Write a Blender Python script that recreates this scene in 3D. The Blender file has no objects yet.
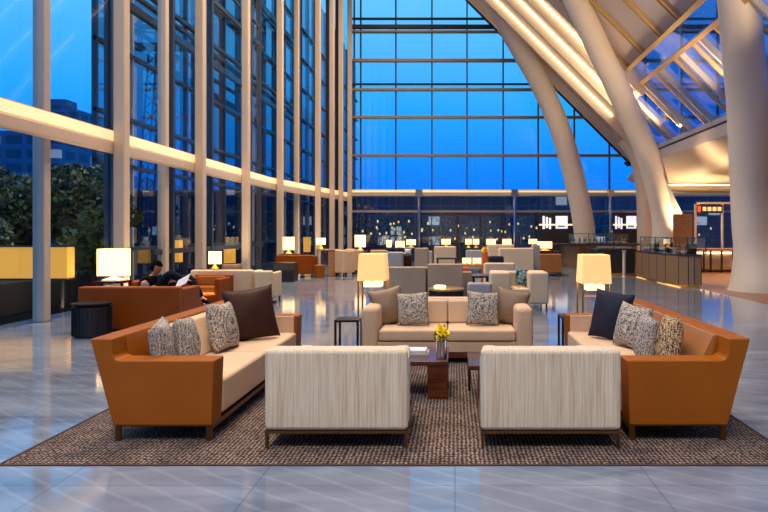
import bpy, bmesh, math, random
from mathutils import Vector, Matrix
random.seed(7)
R = math.radians
PI = math.pi
sc = bpy.context.scene
C = sc.collection

# ------------------------------------------------------------------ camera, world, lights
F = 600.0; CU, CV, EYE = 455.0, 232.0, 1.52
cam = bpy.data.objects.new('camera', bpy.data.cameras.new('camera')); C.objects.link(cam)
cam.location = (0, 0, EYE); cam.rotation_euler = (PI/2, 0, 0)
cam.data.sensor_width = 36; cam.data.lens = F/768*36
cam.data.shift_x = -(CU-384)/768; cam.data.shift_y = -(256-CV)/768
cam.data.clip_start = .05; cam.data.clip_end = 600
sc.camera = cam

world = bpy.data.worlds.new('dusk_sky'); sc.world = world; world.use_nodes = True
wn = world.node_tree; wn.nodes.clear()
wo = wn.nodes.new('ShaderNodeOutputWorld'); bg = wn.nodes.new('ShaderNodeBackground')
tc = wn.nodes.new('ShaderNodeTexCoord'); sx = wn.nodes.new('ShaderNodeSeparateXYZ'); rp = wn.nodes.new('ShaderNodeValToRGB')
wn.links.new(tc.outputs['Generated'], sx.inputs[0]); wn.links.new(sx.outputs['Z'], rp.inputs[0])
e = rp.color_ramp.elements
e[0].position = 0.0; e[0].color = (.002, .150, .78, 1)
e[1].position = 1.0; e[1].color = (.30, .50, .85, 1)
for p, c in ((.10, (.003, .235, .98, 1)), (.20, (.02, .38, 1.0, 1)), (.36, (.12, .55, 1.0, 1))):
    k = rp.color_ramp.elements.new(p); k.color = c
wn.links.new(rp.outputs[0], bg.inputs[0]); bg.inputs[1].default_value = 1.16
wn.links.new(bg.outputs[0], wo.inputs[0])

def area(name, loc, tgt, sx_, sy_, power, col):
    l = bpy.data.lights.new(name, 'AREA'); l.shape = 'RECTANGLE'; l.size = sx_; l.size_y = sy_; l.energy = power; l.color = col
    o = bpy.data.objects.new(name, l); C.objects.link(o); o.location = loc
    o.rotation_euler = (Vector(tgt)-Vector(loc)).to_track_quat('-Z', 'Y').to_euler()
    return o
def down(name, loc, sx_, sy_, power, col):
    o = area(name, loc, (loc[0], loc[1]+.001, 0), sx_, sy_, power, col); o.data.spread = R(112); return o
down('fill_light_front', (-.4, -1.5, 10.0), 8, 3.5, 760, (1, .92, .84))  # unseen fill added behind the camera to light the armchair backs
down('fill_light_middle', (-1.5, 7.5, 15.0), 8, 7, 1150, (1, .82, .66))  # unseen overhead fill added for the foreground seating
down('fill_light_rear', (-2.0, 17, 15.0), 7, 8, 1900, (1, .78, .56))  # added fill over the rear seats, no visible fitting
down('fill_light_end', (-2.0, 25, 15.0), 6, 6, 1200, (1, .76, .52))  # unseen fill added above the far end of the hall
down('bar_fill_light', (10.5, 20, 3.6), 2.5, 12, 330, (1, .66, .36))  # warm fill added to brighten the bar, not a visible fitting
for k, yy in enumerate((11, 17, 23)):
    o = area('roof_fill_light', (8.6, yy, 5.5), (3.0, yy+1.5, 12.5), .35, 4.5, 400, (1, .74, .46)); o.data.spread = R(120)  # fill added along the eave to brighten the roof and its ribs
for k, yy in enumerate((6, 12, 18, 25)):
    o = area('fin_fill_light', (-6.5, yy, .12), (-7.0, yy, 6), .25, 3.5, 60, (1, .72, .44)); o.data.spread = R(130)  # warm fill added at floor level to brighten the left wall fins

o = area('column_uplight', (8.15, 21.12, 1.3), (7.6, 21.3, 4.6), .25, .1, 130, (1, .70, .36)); o.data.spread = R(100)
o = area('canopy_uplight', (10.5, 27.0, 1.2), (10.5, 25.5, 4), .4, 1.5, 130, (1, .70, .36)); o.data.spread = R(120)
sc.view_settings.view_transform = 'Standard'; sc.view_settings.look = 'None'
sc.view_settings.gamma = 1; sc.view_settings.exposure = 0.0; sc.view_settings.use_curve_mapping = False
sc.cycles.use_denoising = True
sc.cycles.transparent_max_bounces = 24
sc.cycles.sample_clamp_indirect = 4

# ------------------------------------------------------------------ materials
def srgb(r, g, b):
    f = lambda v: v/12.92 if v <= .04045 else ((v+.055)/1.055)**2.4
    return (f(r/255), f(g/255), f(b/255), 1)
def newmat(name):
    m = bpy.data.materials.new(name); m.use_nodes = True
    nt = m.node_tree; b = nt.nodes['Principled BSDF']
    return m, nt, b
def N(nt, t, **kw):
    n = nt.nodes.new(t)
    for k, v in kw.items(): setattr(n, k, v)
    return n
def coords(nt, scale=(1, 1, 1), rot=(0, 0, 0), kind='Object'):
    t = N(nt, 'ShaderNodeTexCoord'); mp = N(nt, 'ShaderNodeMapping')
    mp.inputs['Scale'].default_value = scale; mp.inputs['Rotation'].default_value = rot
    nt.links.new(t.outputs[kind], mp.inputs[0]); return mp.outputs[0]
def ramp(nt, fac, stops):
    r = N(nt, 'ShaderNodeValToRGB'); el = r.color_ramp.elements
    el[0].position, el[0].color = stops[0]; el[1].position, el[1].color = stops[-1]
    for p, c in stops[1:-1]:
        x = el.new(p); x.color = c
    nt.links.new(fac, r.inputs[0]); return r.outputs[0]
def bump(nt, b, h, strength=.3, dist=.01):
    n = N(nt, 'ShaderNodeBump'); n.inputs['Strength'].default_value = strength; n.inputs['Distance'].default_value = dist
    nt.links.new(h, n.inputs['Height']); nt.links.new(n.outputs[0], b.inputs['Normal'])
def flat(name, col, rough=.5, metal=0, noise=.06, nscale=6, spec=.5, bstr=0, bscale=60):
    """base colour with a faint unevenness, optional fine bump"""
    m, nt, b = newmat(name)
    co = coords(nt); nz = N(nt, 'ShaderNodeTexNoise'); nz.inputs['Scale'].default_value = nscale; nz.inputs['Detail'].default_value = 4
    nt.links.new(co, nz.inputs[0])
    lo = tuple(c*(1-noise) for c in col[:3])+(1,); hi = tuple(min(1, c*(1+noise)) for c in col[:3])+(1,)
    nt.links.new(ramp(nt, nz.outputs[0], [(.3, lo), (.7, hi)]), b.inputs['Base Color'])
    b.inputs['Roughness'].default_value = rough; b.inputs['Metallic'].default_value = metal; b.inputs['Specular IOR Level'].default_value = spec
    if bstr:
        n2 = N(nt, 'ShaderNodeTexNoise'); n2.inputs['Scale'].default_value = bscale; n2.inputs['Detail'].default_value = 3
        nt.links.new(co, n2.inputs[0]); bump(nt, b, n2.outputs[0], bstr)
    return m
def glow(name, col, strength, pleat=0):
    m, nt, b = newmat(name)
    b.inputs['Base Color'].default_value = col; b.inputs['Emission Color'].default_value = col
    b.inputs['Emission Strength'].default_value = strength; b.inputs['Roughness'].default_value = .7
    if pleat:
        w = N(nt, 'ShaderNodeTexWave', wave_type='BANDS', bands_direction='DIAGONAL'); w.inputs['Scale'].default_value = pleat
        w.inputs['Distortion'].default_value = .6
        nt.links.new(coords(nt, (1, 1, 0)), w.inputs[0])
        d = tuple(c*.86 for c in col[:3])+(1,)
        nt.links.new(ramp(nt, w.outputs[0], [(0, d), (1, col)]), b.inputs['Emission Color'])
    return m
def glassmat(name, tint, base=.05, top=.75, power=4, rough=0.0):
    m = bpy.data.materials.new(name); m.use_nodes = True; nt = m.node_tree; nt.nodes.clear()
    out = N(nt, 'ShaderNodeOutputMaterial'); mx = N(nt, 'ShaderNodeMixShader'); tr = N(nt, 'ShaderNodeBsdfTransparent'); gl = N(nt, 'ShaderNodeBsdfGlossy')
    tr.inputs[0].default_value = tint; gl.inputs[0].default_value = (1, 1, 1, 1); gl.inputs['Roughness'].default_value = rough
    lw = N(nt, 'ShaderNodeLayerWeight'); lw.inputs['Blend'].default_value = .5
    pw = N(nt, 'ShaderNodeMath', operation='POWER'); pw.inputs[1].default_value = power; nt.links.new(lw.outputs['Facing'], pw.inputs[0])
    ma = N(nt, 'ShaderNodeMath', operation='MULTIPLY_ADD'); ma.inputs[1].default_value = top; ma.inputs[2].default_value = base
    nt.links.new(pw.outputs[0], ma.inputs[0]); nt.links.new(ma.outputs[0], mx.inputs[0])
    nt.links.new(tr.outputs[0], mx.inputs[1]); nt.links.new(gl.outputs[0], mx.inputs[2]); nt.links.new(mx.outputs[0], out.inputs[0])
    return m
def marble():
    m, nt, b = newmat('polished_marble')
    co = coords(nt)
    n1 = N(nt, 'ShaderNodeTexNoise'); n1.inputs['Scale'].default_value = .9; n1.inputs['Detail'].default_value = 6; n1.inputs['Distortion'].default_value = .6
    nt.links.new(coords(nt, (1, 3.2, 1), (0, 0, R(-32))), n1.inputs[0])
    c1 = ramp(nt, n1.outputs[0], [(.30, srgb(90, 98, 116)), (.50, srgb(114, 123, 141)), (.70, srgb(136, 144, 160))])
    wv = N(nt, 'ShaderNodeTexWave', wave_type='BANDS', wave_profile='SIN'); wv.inputs['Scale'].default_value = 1.3; wv.inputs['Distortion'].default_value = 1.6; wv.inputs['Detail'].default_value = 5; wv.inputs['Detail Scale'].default_value = 1.1
    nt.links.new(coords(nt, (1, 2.2, 1), (0, 0, R(-35))), wv.inputs[0])
    vm = ramp(nt, wv.outputs[0], [(.86, (0, 0, 0, 1)), (1, (.13, .13, .13, 1))])
    mx = N(nt, 'ShaderNodeMixRGB'); nt.links.new(vm, mx.inputs[0]); nt.links.new(c1, mx.inputs[1]); mx.inputs[2].default_value = srgb(180, 184, 192)
    br = N(nt, 'ShaderNodeTexBrick'); br.offset = 0; br.inputs['Scale'].default_value = 1
    br.inputs['Brick Width'].default_value = 1.2; br.inputs['Row Height'].default_value = 1.2; br.inputs['Mortar Size'].default_value = .004; br.inputs['Mortar Smooth'].default_value = 0
    br.inputs['Color1'].default_value = (1, 1, 1, 1); br.inputs['Color2'].default_value = (.93, .93, .94, 1); br.inputs['Mortar'].default_value = (.62, .62, .63, 1)
    mp = coords(nt); nt.links.new(mp, br.inputs[0])
    m2 = N(nt, 'ShaderNodeMixRGB', blend_type='MULTIPLY'); m2.inputs[0].default_value = 1
    nt.links.new(mx.outputs[0], m2.inputs[1]); nt.links.new(br.outputs[0], m2.inputs[2]); nt.links.new(m2.outputs[0], b.inputs['Base Color'])
    n3 = N(nt, 'ShaderNodeTexNoise'); n3.inputs['Scale'].default_value = 2.5; n3.inputs['Detail'].default_value = 3; nt.links.new(co, n3.inputs[0])
    bump(nt, b, n3.outputs[0], .02, .01)
    b.inputs['Roughness'].default_value = .09; b.inputs['IOR'].default_value = 1.75
    return m
def rugmat():
    m, nt, b = newmat('patterned_wool')
    v = N(nt, 'ShaderNodeTexVoronoi', feature='F1'); v.inputs['Scale'].default_value = 34; v.inputs['Randomness'].default_value = .3
    nt.links.new(coords(nt, (1, 1, 1)), v.inputs[0])
    w = N(nt, 'ShaderNodeTexNoise'); w.inputs['Scale'].default_value = 5; w.inputs['Detail'].default_value = 5; nt.links.new(coords(nt), w.inputs[0])
    dots = ramp(nt, v.outputs['Distance'], [(.16, srgb(164, 148, 138)), (.36, srgb(84, 70, 66)), (.58, srgb(52, 42, 40))])
    mx = N(nt, 'ShaderNodeMixRGB', blend_type='MULTIPLY'); mx.inputs[0].default_value = .8
    nt.links.new(dots, mx.inputs[1]); nt.links.new(ramp(nt, w.outputs[0], [(.35, (.55, .52, .52, 1)), (.65, (1.15, 1.1, 1.08, 1))]), mx.inputs[2])
    nt.links.new(mx.outputs[0], b.inputs['Base Color']); b.inputs['Roughness'].default_value = .95; b.inputs['Specular IOR Level'].default_value = .1
    bump(nt, b, v.outputs['Distance'], .5, .01); return m
def stripemat():
    m, nt, b = newmat('ribbed_cream_fabric')
    n = N(nt, 'ShaderNodeTexNoise'); n.inputs['Scale'].default_value = 1; n.inputs['Detail'].default_value = 3; n.inputs['Roughness'].default_value = .65
    nt.links.new(coords(nt, (110, 110, 2.5)), n.inputs[0])
    w = N(nt, 'ShaderNodeTexWave', wave_type='BANDS', bands_direction='X'); w.inputs['Scale'].default_value = 34; w.inputs['Distortion'].default_value = 1.5; w.inputs['Detail'].default_value = 2
    nt.links.new(coords(nt, (1, 1, .15)), w.inputs[0])
    ad = N(nt, 'ShaderNodeMath', operation='MULTIPLY_ADD'); nt.links.new(w.outputs[0], ad.inputs[0]); ad.inputs[1].default_value = .25; nt.links.new(n.outputs[0], ad.inputs[2])
    nt.links.new(ramp(nt, ad.outputs[0], [(.38, srgb(176, 152, 128)), (.58, srgb(206, 186, 162)), (.8, srgb(224, 208, 186))]), b.inputs['Base Color'])
    b.inputs['Roughness'].default_value = .9; b.inputs['Specular IOR Level'].default_value = .15
    bump(nt, b, ad.outputs[0], .5, .006); return m
def tweedmat(name, dark, light, scale=85):
    m, nt, b = newmat(name)
    v = N(nt, 'ShaderNodeTexVoronoi', feature='F1'); v.inputs['Scale'].default_value = scale; v.inputs['Randomness'].default_value = .5
    nt.links.new(coords(nt), v.inputs[0])
    n = N(nt, 'ShaderNodeTexNoise'); n.inputs['Scale'].default_value = scale*.5; nt.links.new(coords(nt), n.inputs[0])
    ad = N(nt, 'ShaderNodeMath', operation='MULTIPLY_ADD'); nt.links.new(n.outputs[0], ad.inputs[0]); ad.inputs[1].default_value = .7; nt.links.new(v.outputs['Distance'], ad.inputs[2])
    nt.links.new(ramp(nt, ad.outputs[0], [(.66, light), (1.0, dark)]), b.inputs['Base Color'])
    b.inputs['Roughness'].default_value = .95; b.inputs['Specular IOR Level'].default_value = .1
    bump(nt, b, v.outputs['Distance'], .7, .008); return m
def woodmat(name, a, c, scale=3, rough=.25, planks=False):
    m, nt, b = newmat(name)
    n = N(nt, 'ShaderNodeTexNoise'); n.inputs['Scale'].default_value = scale; n.inputs['Detail'].default_value = 6; n.inputs['Distortion'].default_value = .5
    nt.links.new(coords(nt, (1, 8, 8) if not planks else (1, 9, 1)), n.inputs[0])
    col = ramp(nt, n.outputs[0], [(.3, a), (.7, c)])
    if planks:
        br = N(nt, 'ShaderNodeTexBrick'); br.inputs['Scale'].default_value = 1; br.inputs['Brick Width'].default_value = 1.8; br.inputs['Row Height'].default_value = .16; br.inputs['Mortar Size'].default_value = .004
        br.inputs['Color1'].default_value = (1, 1, 1, 1); br.inputs['Color2'].default_value = (.75, .72, .7, 1); br.inputs['Mortar'].default_value = (.3, .25, .2, 1)
        nt.links.new(coords(nt), br.inputs[0])
        mx = N(nt, 'ShaderNodeMixRGB', blend_type='MULTIPLY'); mx.inputs[0].default_value = 1; nt.links.new(col, mx.inputs[1]); nt.links.new(br.outputs[0], mx.inputs[2]); col = mx.outputs[0]
    nt.links.new(col, b.inputs['Base Color']); b.inputs['Roughness'].default_value = rough; return m
def facademat(name, wall, lit, w, h, frac, strength, mortar=.12):
    """window grid: each brick cell a pane, a share of them lit"""
    m, nt, b = newmat(name)
    t = N(nt, 'ShaderNodeTexCoord'); s = N(nt, 'ShaderNodeSeparateXYZ'); nt.links.new(t.outputs['Object'], s.inputs[0])
    ad = N(nt, 'ShaderNodeMath', operation='ADD'); nt.links.new(s.outputs[0], ad.inputs[0]); nt.links.new(s.outputs[1], ad.inputs[1])
    cb = N(nt, 'ShaderNodeCombineXYZ'); nt.links.new(ad.outputs[0], cb.inputs[0]); nt.links.new(s.outputs[2], cb.inputs[1])
    br = N(nt, 'ShaderNodeTexBrick'); br.offset = 0; br.inputs['Scale'].default_value = 1; br.inputs['Brick Width'].default_value = w; br.inputs['Row Height'].default_value = h
    br.inputs['Mortar Size'].default_value = min(w, h)*mortar; br.inputs['Color1'].default_value = (0, 0, 0, 1); br.inputs['Color2'].default_value = (1, 1, 1, 1); br.inputs['Mortar'].default_value = (0, 0, 0, 1)
    nt.links.new(cb.outputs[0], br.inputs[0])
    on = ramp(nt, br.outputs[0], [(1-frac, (0, 0, 0, 1)), (min(1, 1-frac+.02), lit)])
    nt.links.new(on, b.inputs['Emission Color']); b.inputs['Emission Strength'].default_value = strength
    pane = tuple(c*.45 for c in wall[:3])+(1,)
    nt.links.new(ramp(nt, br.outputs['Fac'], [(0, pane), (1, wall)]), b.inputs['Base Color'])
    b.inputs['Roughness'].default_value = .25; return m

M = {}
M['marble'] = marble(); M['rug'] = rugmat(); M['stripe'] = stripemat()
M['leather'] = flat('caramel_leather', srgb(150, 80, 8), .45, spec=.25, noise=.07, nscale=3, bstr=.12, bscale=180)
M['leather_dark'] = flat('rust_leather', srgb(140, 66, 8), .45, spec=.2, noise=.08, nscale=3, bstr=.12, bscale=150)
M['leather_tan'] = flat('tan_leather', srgb(160, 104, 54), .42, noise=.06, nscale=3, bstr=.1, bscale=150)
M['beige'] = flat('beige_fabric', srgb(214, 180, 148), .85, spec=.2, noise=.04, bstr=.25, bscale=240)
M['cream'] = flat('cream_fabric', srgb(220, 196, 166), .85, spec=.2, noise=.05, bstr=.2, bscale=200)
M['greige'] = flat('grey_taupe_fabric', srgb(172, 152, 132), .85, spec=.2, noise=.05, bstr=.2, bscale=200)
M['grey'] = flat('cool_grey_fabric', srgb(160, 160, 164), .85, spec=.2, noise=.05, bstr=.2, bscale=200)
M['taupe'] = flat('taupe_satin', srgb(134, 108, 84), .55, spec=.4, noise=.08, nscale=14)
M['brownsatin'] = flat('dark_brown_satin', srgb(58, 30, 20), .6, spec=.2, noise=.1, nscale=9)
M['navy'] = flat('navy_fabric', srgb(38, 38, 54), .8, spec=.2, noise=.1, nscale=30)
M['denim'] = flat('dark_denim', srgb(17, 22, 40), .9, spec=.1, noise=.15, nscale=20)
M['black'] = flat('black_lacquer', srgb(24, 22, 24), .3)
M['blackfab'] = flat('black_fabric', srgb(18, 18, 22), .9, spec=.1)
M['tweed'] = tweedmat('black_white_tweed', srgb(70, 62, 56), srgb(220, 206, 190), 92)
M['tweedgrey'] = tweedmat('grey_tweed', srgb(92, 84, 80), srgb(200, 190, 180), 100)
M['tweedgold'] = tweedmat('gold_black_tweed', srgb(60, 44, 30), srgb(220, 188, 146), 80)
M['teal'] = tweedmat('teal_check', srgb(20, 60, 84), srgb(150, 180, 180), 14)
M['bronze'] = flat('bronze', srgb(120, 84, 48), .32, metal=.9)
M['darkmetal'] = flat('dark_bronze', srgb(50, 40, 36), .35, metal=.7)
M['brass'] = flat('brass', srgb(222, 168, 82), .28, metal=.95)
M['chrome'] = flat('chrome', srgb(210, 210, 214), .12, metal=1)
M['walnut'] = woodmat('walnut_gloss', srgb(58, 26, 14), srgb(104, 50, 24), 3, .16)
M['oak'] = woodmat('oak', srgb(150, 104, 62), srgb(190, 140, 90), 4, .4)
M['woodfloor'] = woodmat('plank_floor', srgb(120, 74, 48), srgb(168, 112, 76), 2, .32, True)
M['white'] = flat('off_white_plaster', srgb(216, 202, 184), .45, noise=.02)
M['fin'] = flat('champagne_metal', srgb(208, 187, 163), .45, metal=.05, noise=.02)
M['fingrey'] = flat('grey_aluminium', srgb(176, 168, 162), .45, metal=.1, noise=.03)
M['steel'] = flat('dark_steel', srgb(70, 66, 66), .4, metal=.6)
M['mullion'] = flat('slate_mullion', srgb(52, 62, 78), .5, metal=.2)
M['gold_rib'] = flat('gold_bronze_rib', srgb(206, 172, 122), .38, metal=.35, noise=.03)
M['ceil'] = flat('ceiling_white', srgb(190, 178, 164), .8)
M['counter'] = flat('bronze_panel', srgb(146, 118, 88), .42, metal=.35, noise=.05)
M['counterdark'] = flat('dark_panel', srgb(46, 38, 40), .4)
M['stone'] = flat('dark_stone', srgb(50, 50, 56), .15, noise=.3, nscale=30)
M['porcelain'] = flat('porcelain', srgb(236, 232, 226), .25)
M['paper'] = flat('paper', srgb(214, 214, 222), .8)
M['papercover'] = flat('magazine_cover', srgb(150, 140, 132), .4, noise=.25, nscale=20)
M['skin'] = flat('skin', srgb(190, 128, 98), .55)
M['hair'] = flat('black_hair', srgb(8, 7, 7), .95, spec=.05)
M['greycloth'] = flat('grey_sleeve', srgb(120, 122, 132), .9, spec=.1)
M['leaf'] = flat('dark_leaf', srgb(44, 66, 34), .5, noise=.4, nscale=3)
M['yellow'] = flat('yellow_petal', srgb(255, 216, 16), .6, noise=.12, nscale=30)
M['bark'] = flat('bark', srgb(50, 40, 32), .9)
M['orange'] = flat('orange_glaze', srgb(222, 92, 18), .3)
M['redorange'] = flat('coral_fabric', srgb(226, 92, 52), .8)
M['bottle'] = flat('amber_bottle', srgb(58, 44, 30), .12)
M['bottlegreen'] = flat('green_bottle', srgb(60, 74, 56), .12)
M['ground'] = flat('night_paving', srgb(26, 28, 34), .95, spec=.1)
M['glass'] = glassmat('window_glass', (.90, .95, .98, 1), .002, .5, 6)
M['glassfar'] = glassmat('end_wall_glass', (.95, .98, 1, 1), .03, .6, 4)
M['glassblue'] = glassmat('blue_roof_glass', (.50, .66, .95, 1), .16, .6, 2, .05)
M['guard'] = glassmat('guard_glass', (.92, .95, .95, 1), .07, .6, 3)
m, nt, b = newmat('fritted_roof_glass')
wv = N(nt, 'ShaderNodeTexWave', wave_type='BANDS', bands_direction='Y'); wv.inputs['Scale'].default_value = 3.4; wv.inputs['Distortion'].default_value = .4
nt.links.new(coords(nt), wv.inputs[0])
nt.links.new(ramp(nt, wv.outputs[0], [(.1, srgb(158, 146, 150)), (.9, srgb(204, 192, 188))]), b.inputs['Base Color'])
b.inputs['Roughness'].default_value = .3; b.inputs['Transmission Weight'].default_value = 0
M['frit'] = m
M['strip'] = glow('warm_light_strip', (1, .70, .34, 1), 4.5)
M['stripsoft'] = glow('soft_light_strip', (1, .74, .40, 1), 5)
M['shade_bright'] = glow('bright_lampshade', (1, .80, .42, 1), 1.7)
M['shade_pleat'] = glow('pleated_lampshade', (1, .62, .23, 1), .76, pleat=26)
M['shade_far'] = glow('small_lampshade', (1, .76, .46, 1), 1.05)
M['diffuser'] = glow('lamp_diffuser', (1, .80, .46, 1), 1.5)
M['beamglow'] = glow('beam_light_panel', (1, .72, .40, 1), .72)
M['amber'] = glow('amber_panel', (.95, .40, .05, 1), .68)
M['kick'] = glow('kick_glow', (1, .62, .24, 1), .8)
M['outer'] = glassmat('outer_skin_glass', (.52, .64, .72, 1), .08, .5, 2)
M['screen'] = glow('screen_white', (.82, .84, 1, 1), .85)
M['menu_warm'] = glow('menu_amber', (1, .6, .28, 1), .8)
M['menu_red'] = glow('menu_red', (.9, .08, .04, 1), .8)
M['garden'] = glow('garden_light', (1, .74, .26, 1), .9)
M['citywin'] = facademat('neighbour_facade', srgb(88, 116, 150), (1, .75, .4, 1), 1.1, 1.9, .03, .35, .07)
M['tower'] = facademat('tower_facade', srgb(52, 84, 128), (.6, .8, 1, 1), 2.4, 1.6, .12, .25, .2)
M['hall'] = facademat('far_hall_facade', srgb(16, 66, 112), (.8, .9, 1, 1), 1.4, 1.1, .08, .5, .08)

# ------------------------------------------------------------------ mesh helpers
class MB:
    def __init__(s): s.v = []; s.f = []; s.smooth = False
    def add(s, vs, fs):
        n = len(s.v); s.v += [tuple(p) for p in vs]; s.f += [tuple(i+n for i in q) for q in fs]; return s
    def box(s, x0, y0, z0, x1, y1, z1):
        return s.add([(x0, y0, z0), (x1, y0, z0), (x1, y1, z0), (x0, y1, z0), (x0, y0, z1), (x1, y0, z1), (x1, y1, z1), (x0, y1, z1)],
                     [(0, 3, 2, 1), (4, 5, 6, 7), (0, 1, 5, 4), (1, 2, 6, 5), (2, 3, 7, 6), (3, 0, 4, 7)])
    def hexa(s, a, b2):
        """two quads (lists of 4 points) joined into a solid"""
        return s.add(list(a)+list(b2), [(3, 2, 1, 0), (4, 5, 6, 7), (0, 1, 5, 4), (1, 2, 6, 5), (2, 3, 7, 6), (3, 0, 4, 7)])
    def prism(s, prof, axis, a, b2):
        """extrude a 2D profile along axis x (prof = y,z), y (x,z) or z (x,y)"""
        def P(p, t): return {'x': (t, p[0], p[1]), 'y': (p[0], t, p[1]), 'z': (p[0], p[1], t)}[axis]
        n = len(prof); vs = [P(p, a) for p in prof]+[P(p, b2) for p in prof]
        fs = [tuple(range(n-1, -1, -1)), tuple(range(n, 2*n))]+[(i, (i+1) % n, n+(i+1) % n, n+i) for i in range(n)]
        return s.add(vs, fs)
    def lathe(s, prof, cx=0, cy=0, seg=20, sx=1, sy=1):
        n = len(prof); vs = []; fs = []
        for k in range(seg):
            a = 2*PI*k/seg
            for r, z in prof: vs.append((cx+r*math.cos(a)*sx, cy+r*math.sin(a)*sy, z))
        for k in range(seg):
            j = (k+1) % seg
            for i in range(n-1): fs.append((k*n+i, j*n+i, j*n+i+1, k*n+i+1))
        fs.append(tuple(k*n for k in range(seg-1, -1, -1))); fs.append(tuple(k*n+n-1 for k in range(seg)))
        return s.add(vs, fs)
    def tube(s, pts, rad, seg=10):
        pts = [Vector(p) for p in pts]
        if not isinstance(rad, (list, tuple)): rad = [rad]*len(pts)
        vs = []; fs = []; up = None
        for i, p in enumerate(pts):
            d = (pts[min(i+1, len(pts)-1)]-pts[max(i-1, 0)]).normalized()
            if up is None: up = Vector((0, 1, 0)) if abs(d.y) < .9 else Vector((1, 0, 0))
            u = d.cross(up).normalized(); w = u.cross(d).normalized(); up = w
            r = rad[i]; ru, rw = r if isinstance(r, tuple) else (r, r)
            for k in range(seg):
                a = 2*PI*k/seg; vs.append(p+u*ru*math.cos(a)+w*rw*math.sin(a))
        for i in range(len(pts)-1):
            for k in range(seg):
                j = (k+1) % seg; fs.append((i*seg+k, i*seg+j, (i+1)*seg+j, (i+1)*seg+k))
        fs.append(tuple(range(seg-1, -1, -1))); n = (len(pts)-1)*seg; fs.append(tuple(n+k for k in range(seg)))
        return s.add(vs, fs)
    def mesh(s, name, mat):
        me = bpy.data.meshes.new(name); me.from_pydata(s.v, [], s.f); me.materials.append(mat)
        bm = bmesh.new(); bm.from_mesh(me); bmesh.ops.recalc_face_normals(bm, faces=bm.faces); bm.to_mesh(me); bm.free()
        if s.smooth:
            for p in me.polygons: p.use_smooth = True
        me.update(); return me
    def build(s, name, mat, parent=None, bevel=0, seg=3, smooth=None, loc=None):
        if smooth is not None: s.smooth = smooth
        me = s.mesh(name, M[mat] if isinstance(mat, str) else mat)
        o = bpy.data.objects.new(name, me); C.objects.link(o)
        if parent: o.parent = parent
        if loc: o.location = loc
        if bevel:
            bv = o.modifiers.new('bevel', 'BEVEL'); bv.width = bevel; bv.segments = seg; bv.limit_method = 'ANGLE'; bv.angle_limit = R(35)
            for p in me.polygons: p.use_smooth = True
            o.modifiers.new('wn', 'WEIGHTED_NORMAL').keep_sharp = True
        elif s.smooth:
            try: me.set_sharp_from_angle(angle=R(40))
            except Exception: pass
        return o
def crom(pts, n=8):
    out = []
    P = [Vector(p) for p in pts]; P = [P[0]*2-P[1]]+P+[P[-1]*2-P[-2]]
    for i in range(1, len(P)-2):
        for k in range(n):
            t = k/n; a, b2, c, d = P[i-1], P[i], P[i+1], P[i+2]
            out.append(.5*((2*b2)+(c-a)*t+(2*a-5*b2+4*c-d)*t*t+(-a+3*b2-3*c+d)*t**3))
    out.append(P[-2]); return out
def rbox(x0, y0, z0, x1, y1, z1): return MB().box(x0, y0, z0, x1, y1, z1)
def tag(o, label=None, cat=None, group=None, kind=None):
    if label: o['label'] = label
    if cat: o['category'] = cat
    if group: o['group'] = group
    if kind: o['kind'] = kind
    return o
def thing(name, label, cat, loc=(0, 0, 0), rz=0, group=None):
    o = bpy.data.objects.new(name, None); C.objects.link(o); o.location = loc; o.rotation_euler = (0, 0, rz)
    o.empty_display_size = .1
    return tag(o, label, cat, group)
def struct(name, mb, mat, parent=None, **kw):
    o = mb.build(name, mat, parent, **kw)
    if not parent: o['kind'] = 'structure'
    return o
def copy_tree(o, parent=None):
    c = o.copy(); C.objects.link(c)
    if parent: c.parent = parent
    for ch in list(o.children):
        if ch is not c: copy_tree(ch, c)
    return c
def place(proto, first, loc, rz, label, group=None):
    c = proto if first else copy_tree(proto)
    c.location = loc; c.rotation_euler = (0, 0, rz); c['label'] = label
    if group: c['group'] = group
    return c
def at(u, v, d): return Vector(((u-CU)*d/F, d, EYE-(v-CV)*d/F))
def ax(u, d): return (u-CU)*d/F
def az(v, d): return EYE-(v-CV)*d/F
tn = [0]
def trim(mb, mat, **kw):
    tn[0] += 1; return struct('trim_%d' % tn[0], mb, mat, **kw)
wc = [0]
def window(mb, mat, **kw):
    wc[0] += 1; return struct('window_%d' % wc[0], mb, mat, **kw)

# ------------------------------------------------------------------ the shell
FAR = 31.0; TOP = 16.0
struct('floor', MB().box(-7.4, -8, -.2, 6.55, FAR, 0), 'marble')
struct('floor', MB().box(6.55, -8, -.2, 17, FAR, .0), 'woodfloor')
struct('ground', MB().box(-90, -20, -.9, 90, 190, -.25), 'ground')
struct('wall_back', MB().box(-7.4, -8.3, 0, 17, -8.0, TOP), 'white')
struct('ceiling', MB().box(-7.6, -8, TOP, -1.6, FAR, TOP+.2), 'ceil')
struct('wall_right', MB().box(17, -8, 0, 17.3, FAR, 6), 'white')

def wx(d): return -6.72 if d < 22 else -6.72+.155*(d-22)
WP = [(wx(d), d) for d in (-8, 5, 15, 22, 25, 28, 31)]
# glazing of the left wall, one sheet between neighbouring fins
ds = [-8, -3, 1, 3.5, 6.6, 9.7, 12.2, 13.8, 15.8, 19.2, 22.6, 24.2, 26.2, 27.9, 29.1, 30.4, 31]
for a, b2 in zip(ds, ds[1:]):
    xa, xb = wx(a)-.30, wx(b2)-.30
    window(MB().hexa([(xa, a, 0), (xb, b2, 0), (xb-.02, b2, 0), (xa-.02, a, 0)], [(xa, a, TOP), (xb, b2, TOP), (xb-.02, b2, TOP), (xa-.02, a, TOP)]), 'glass')
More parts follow.
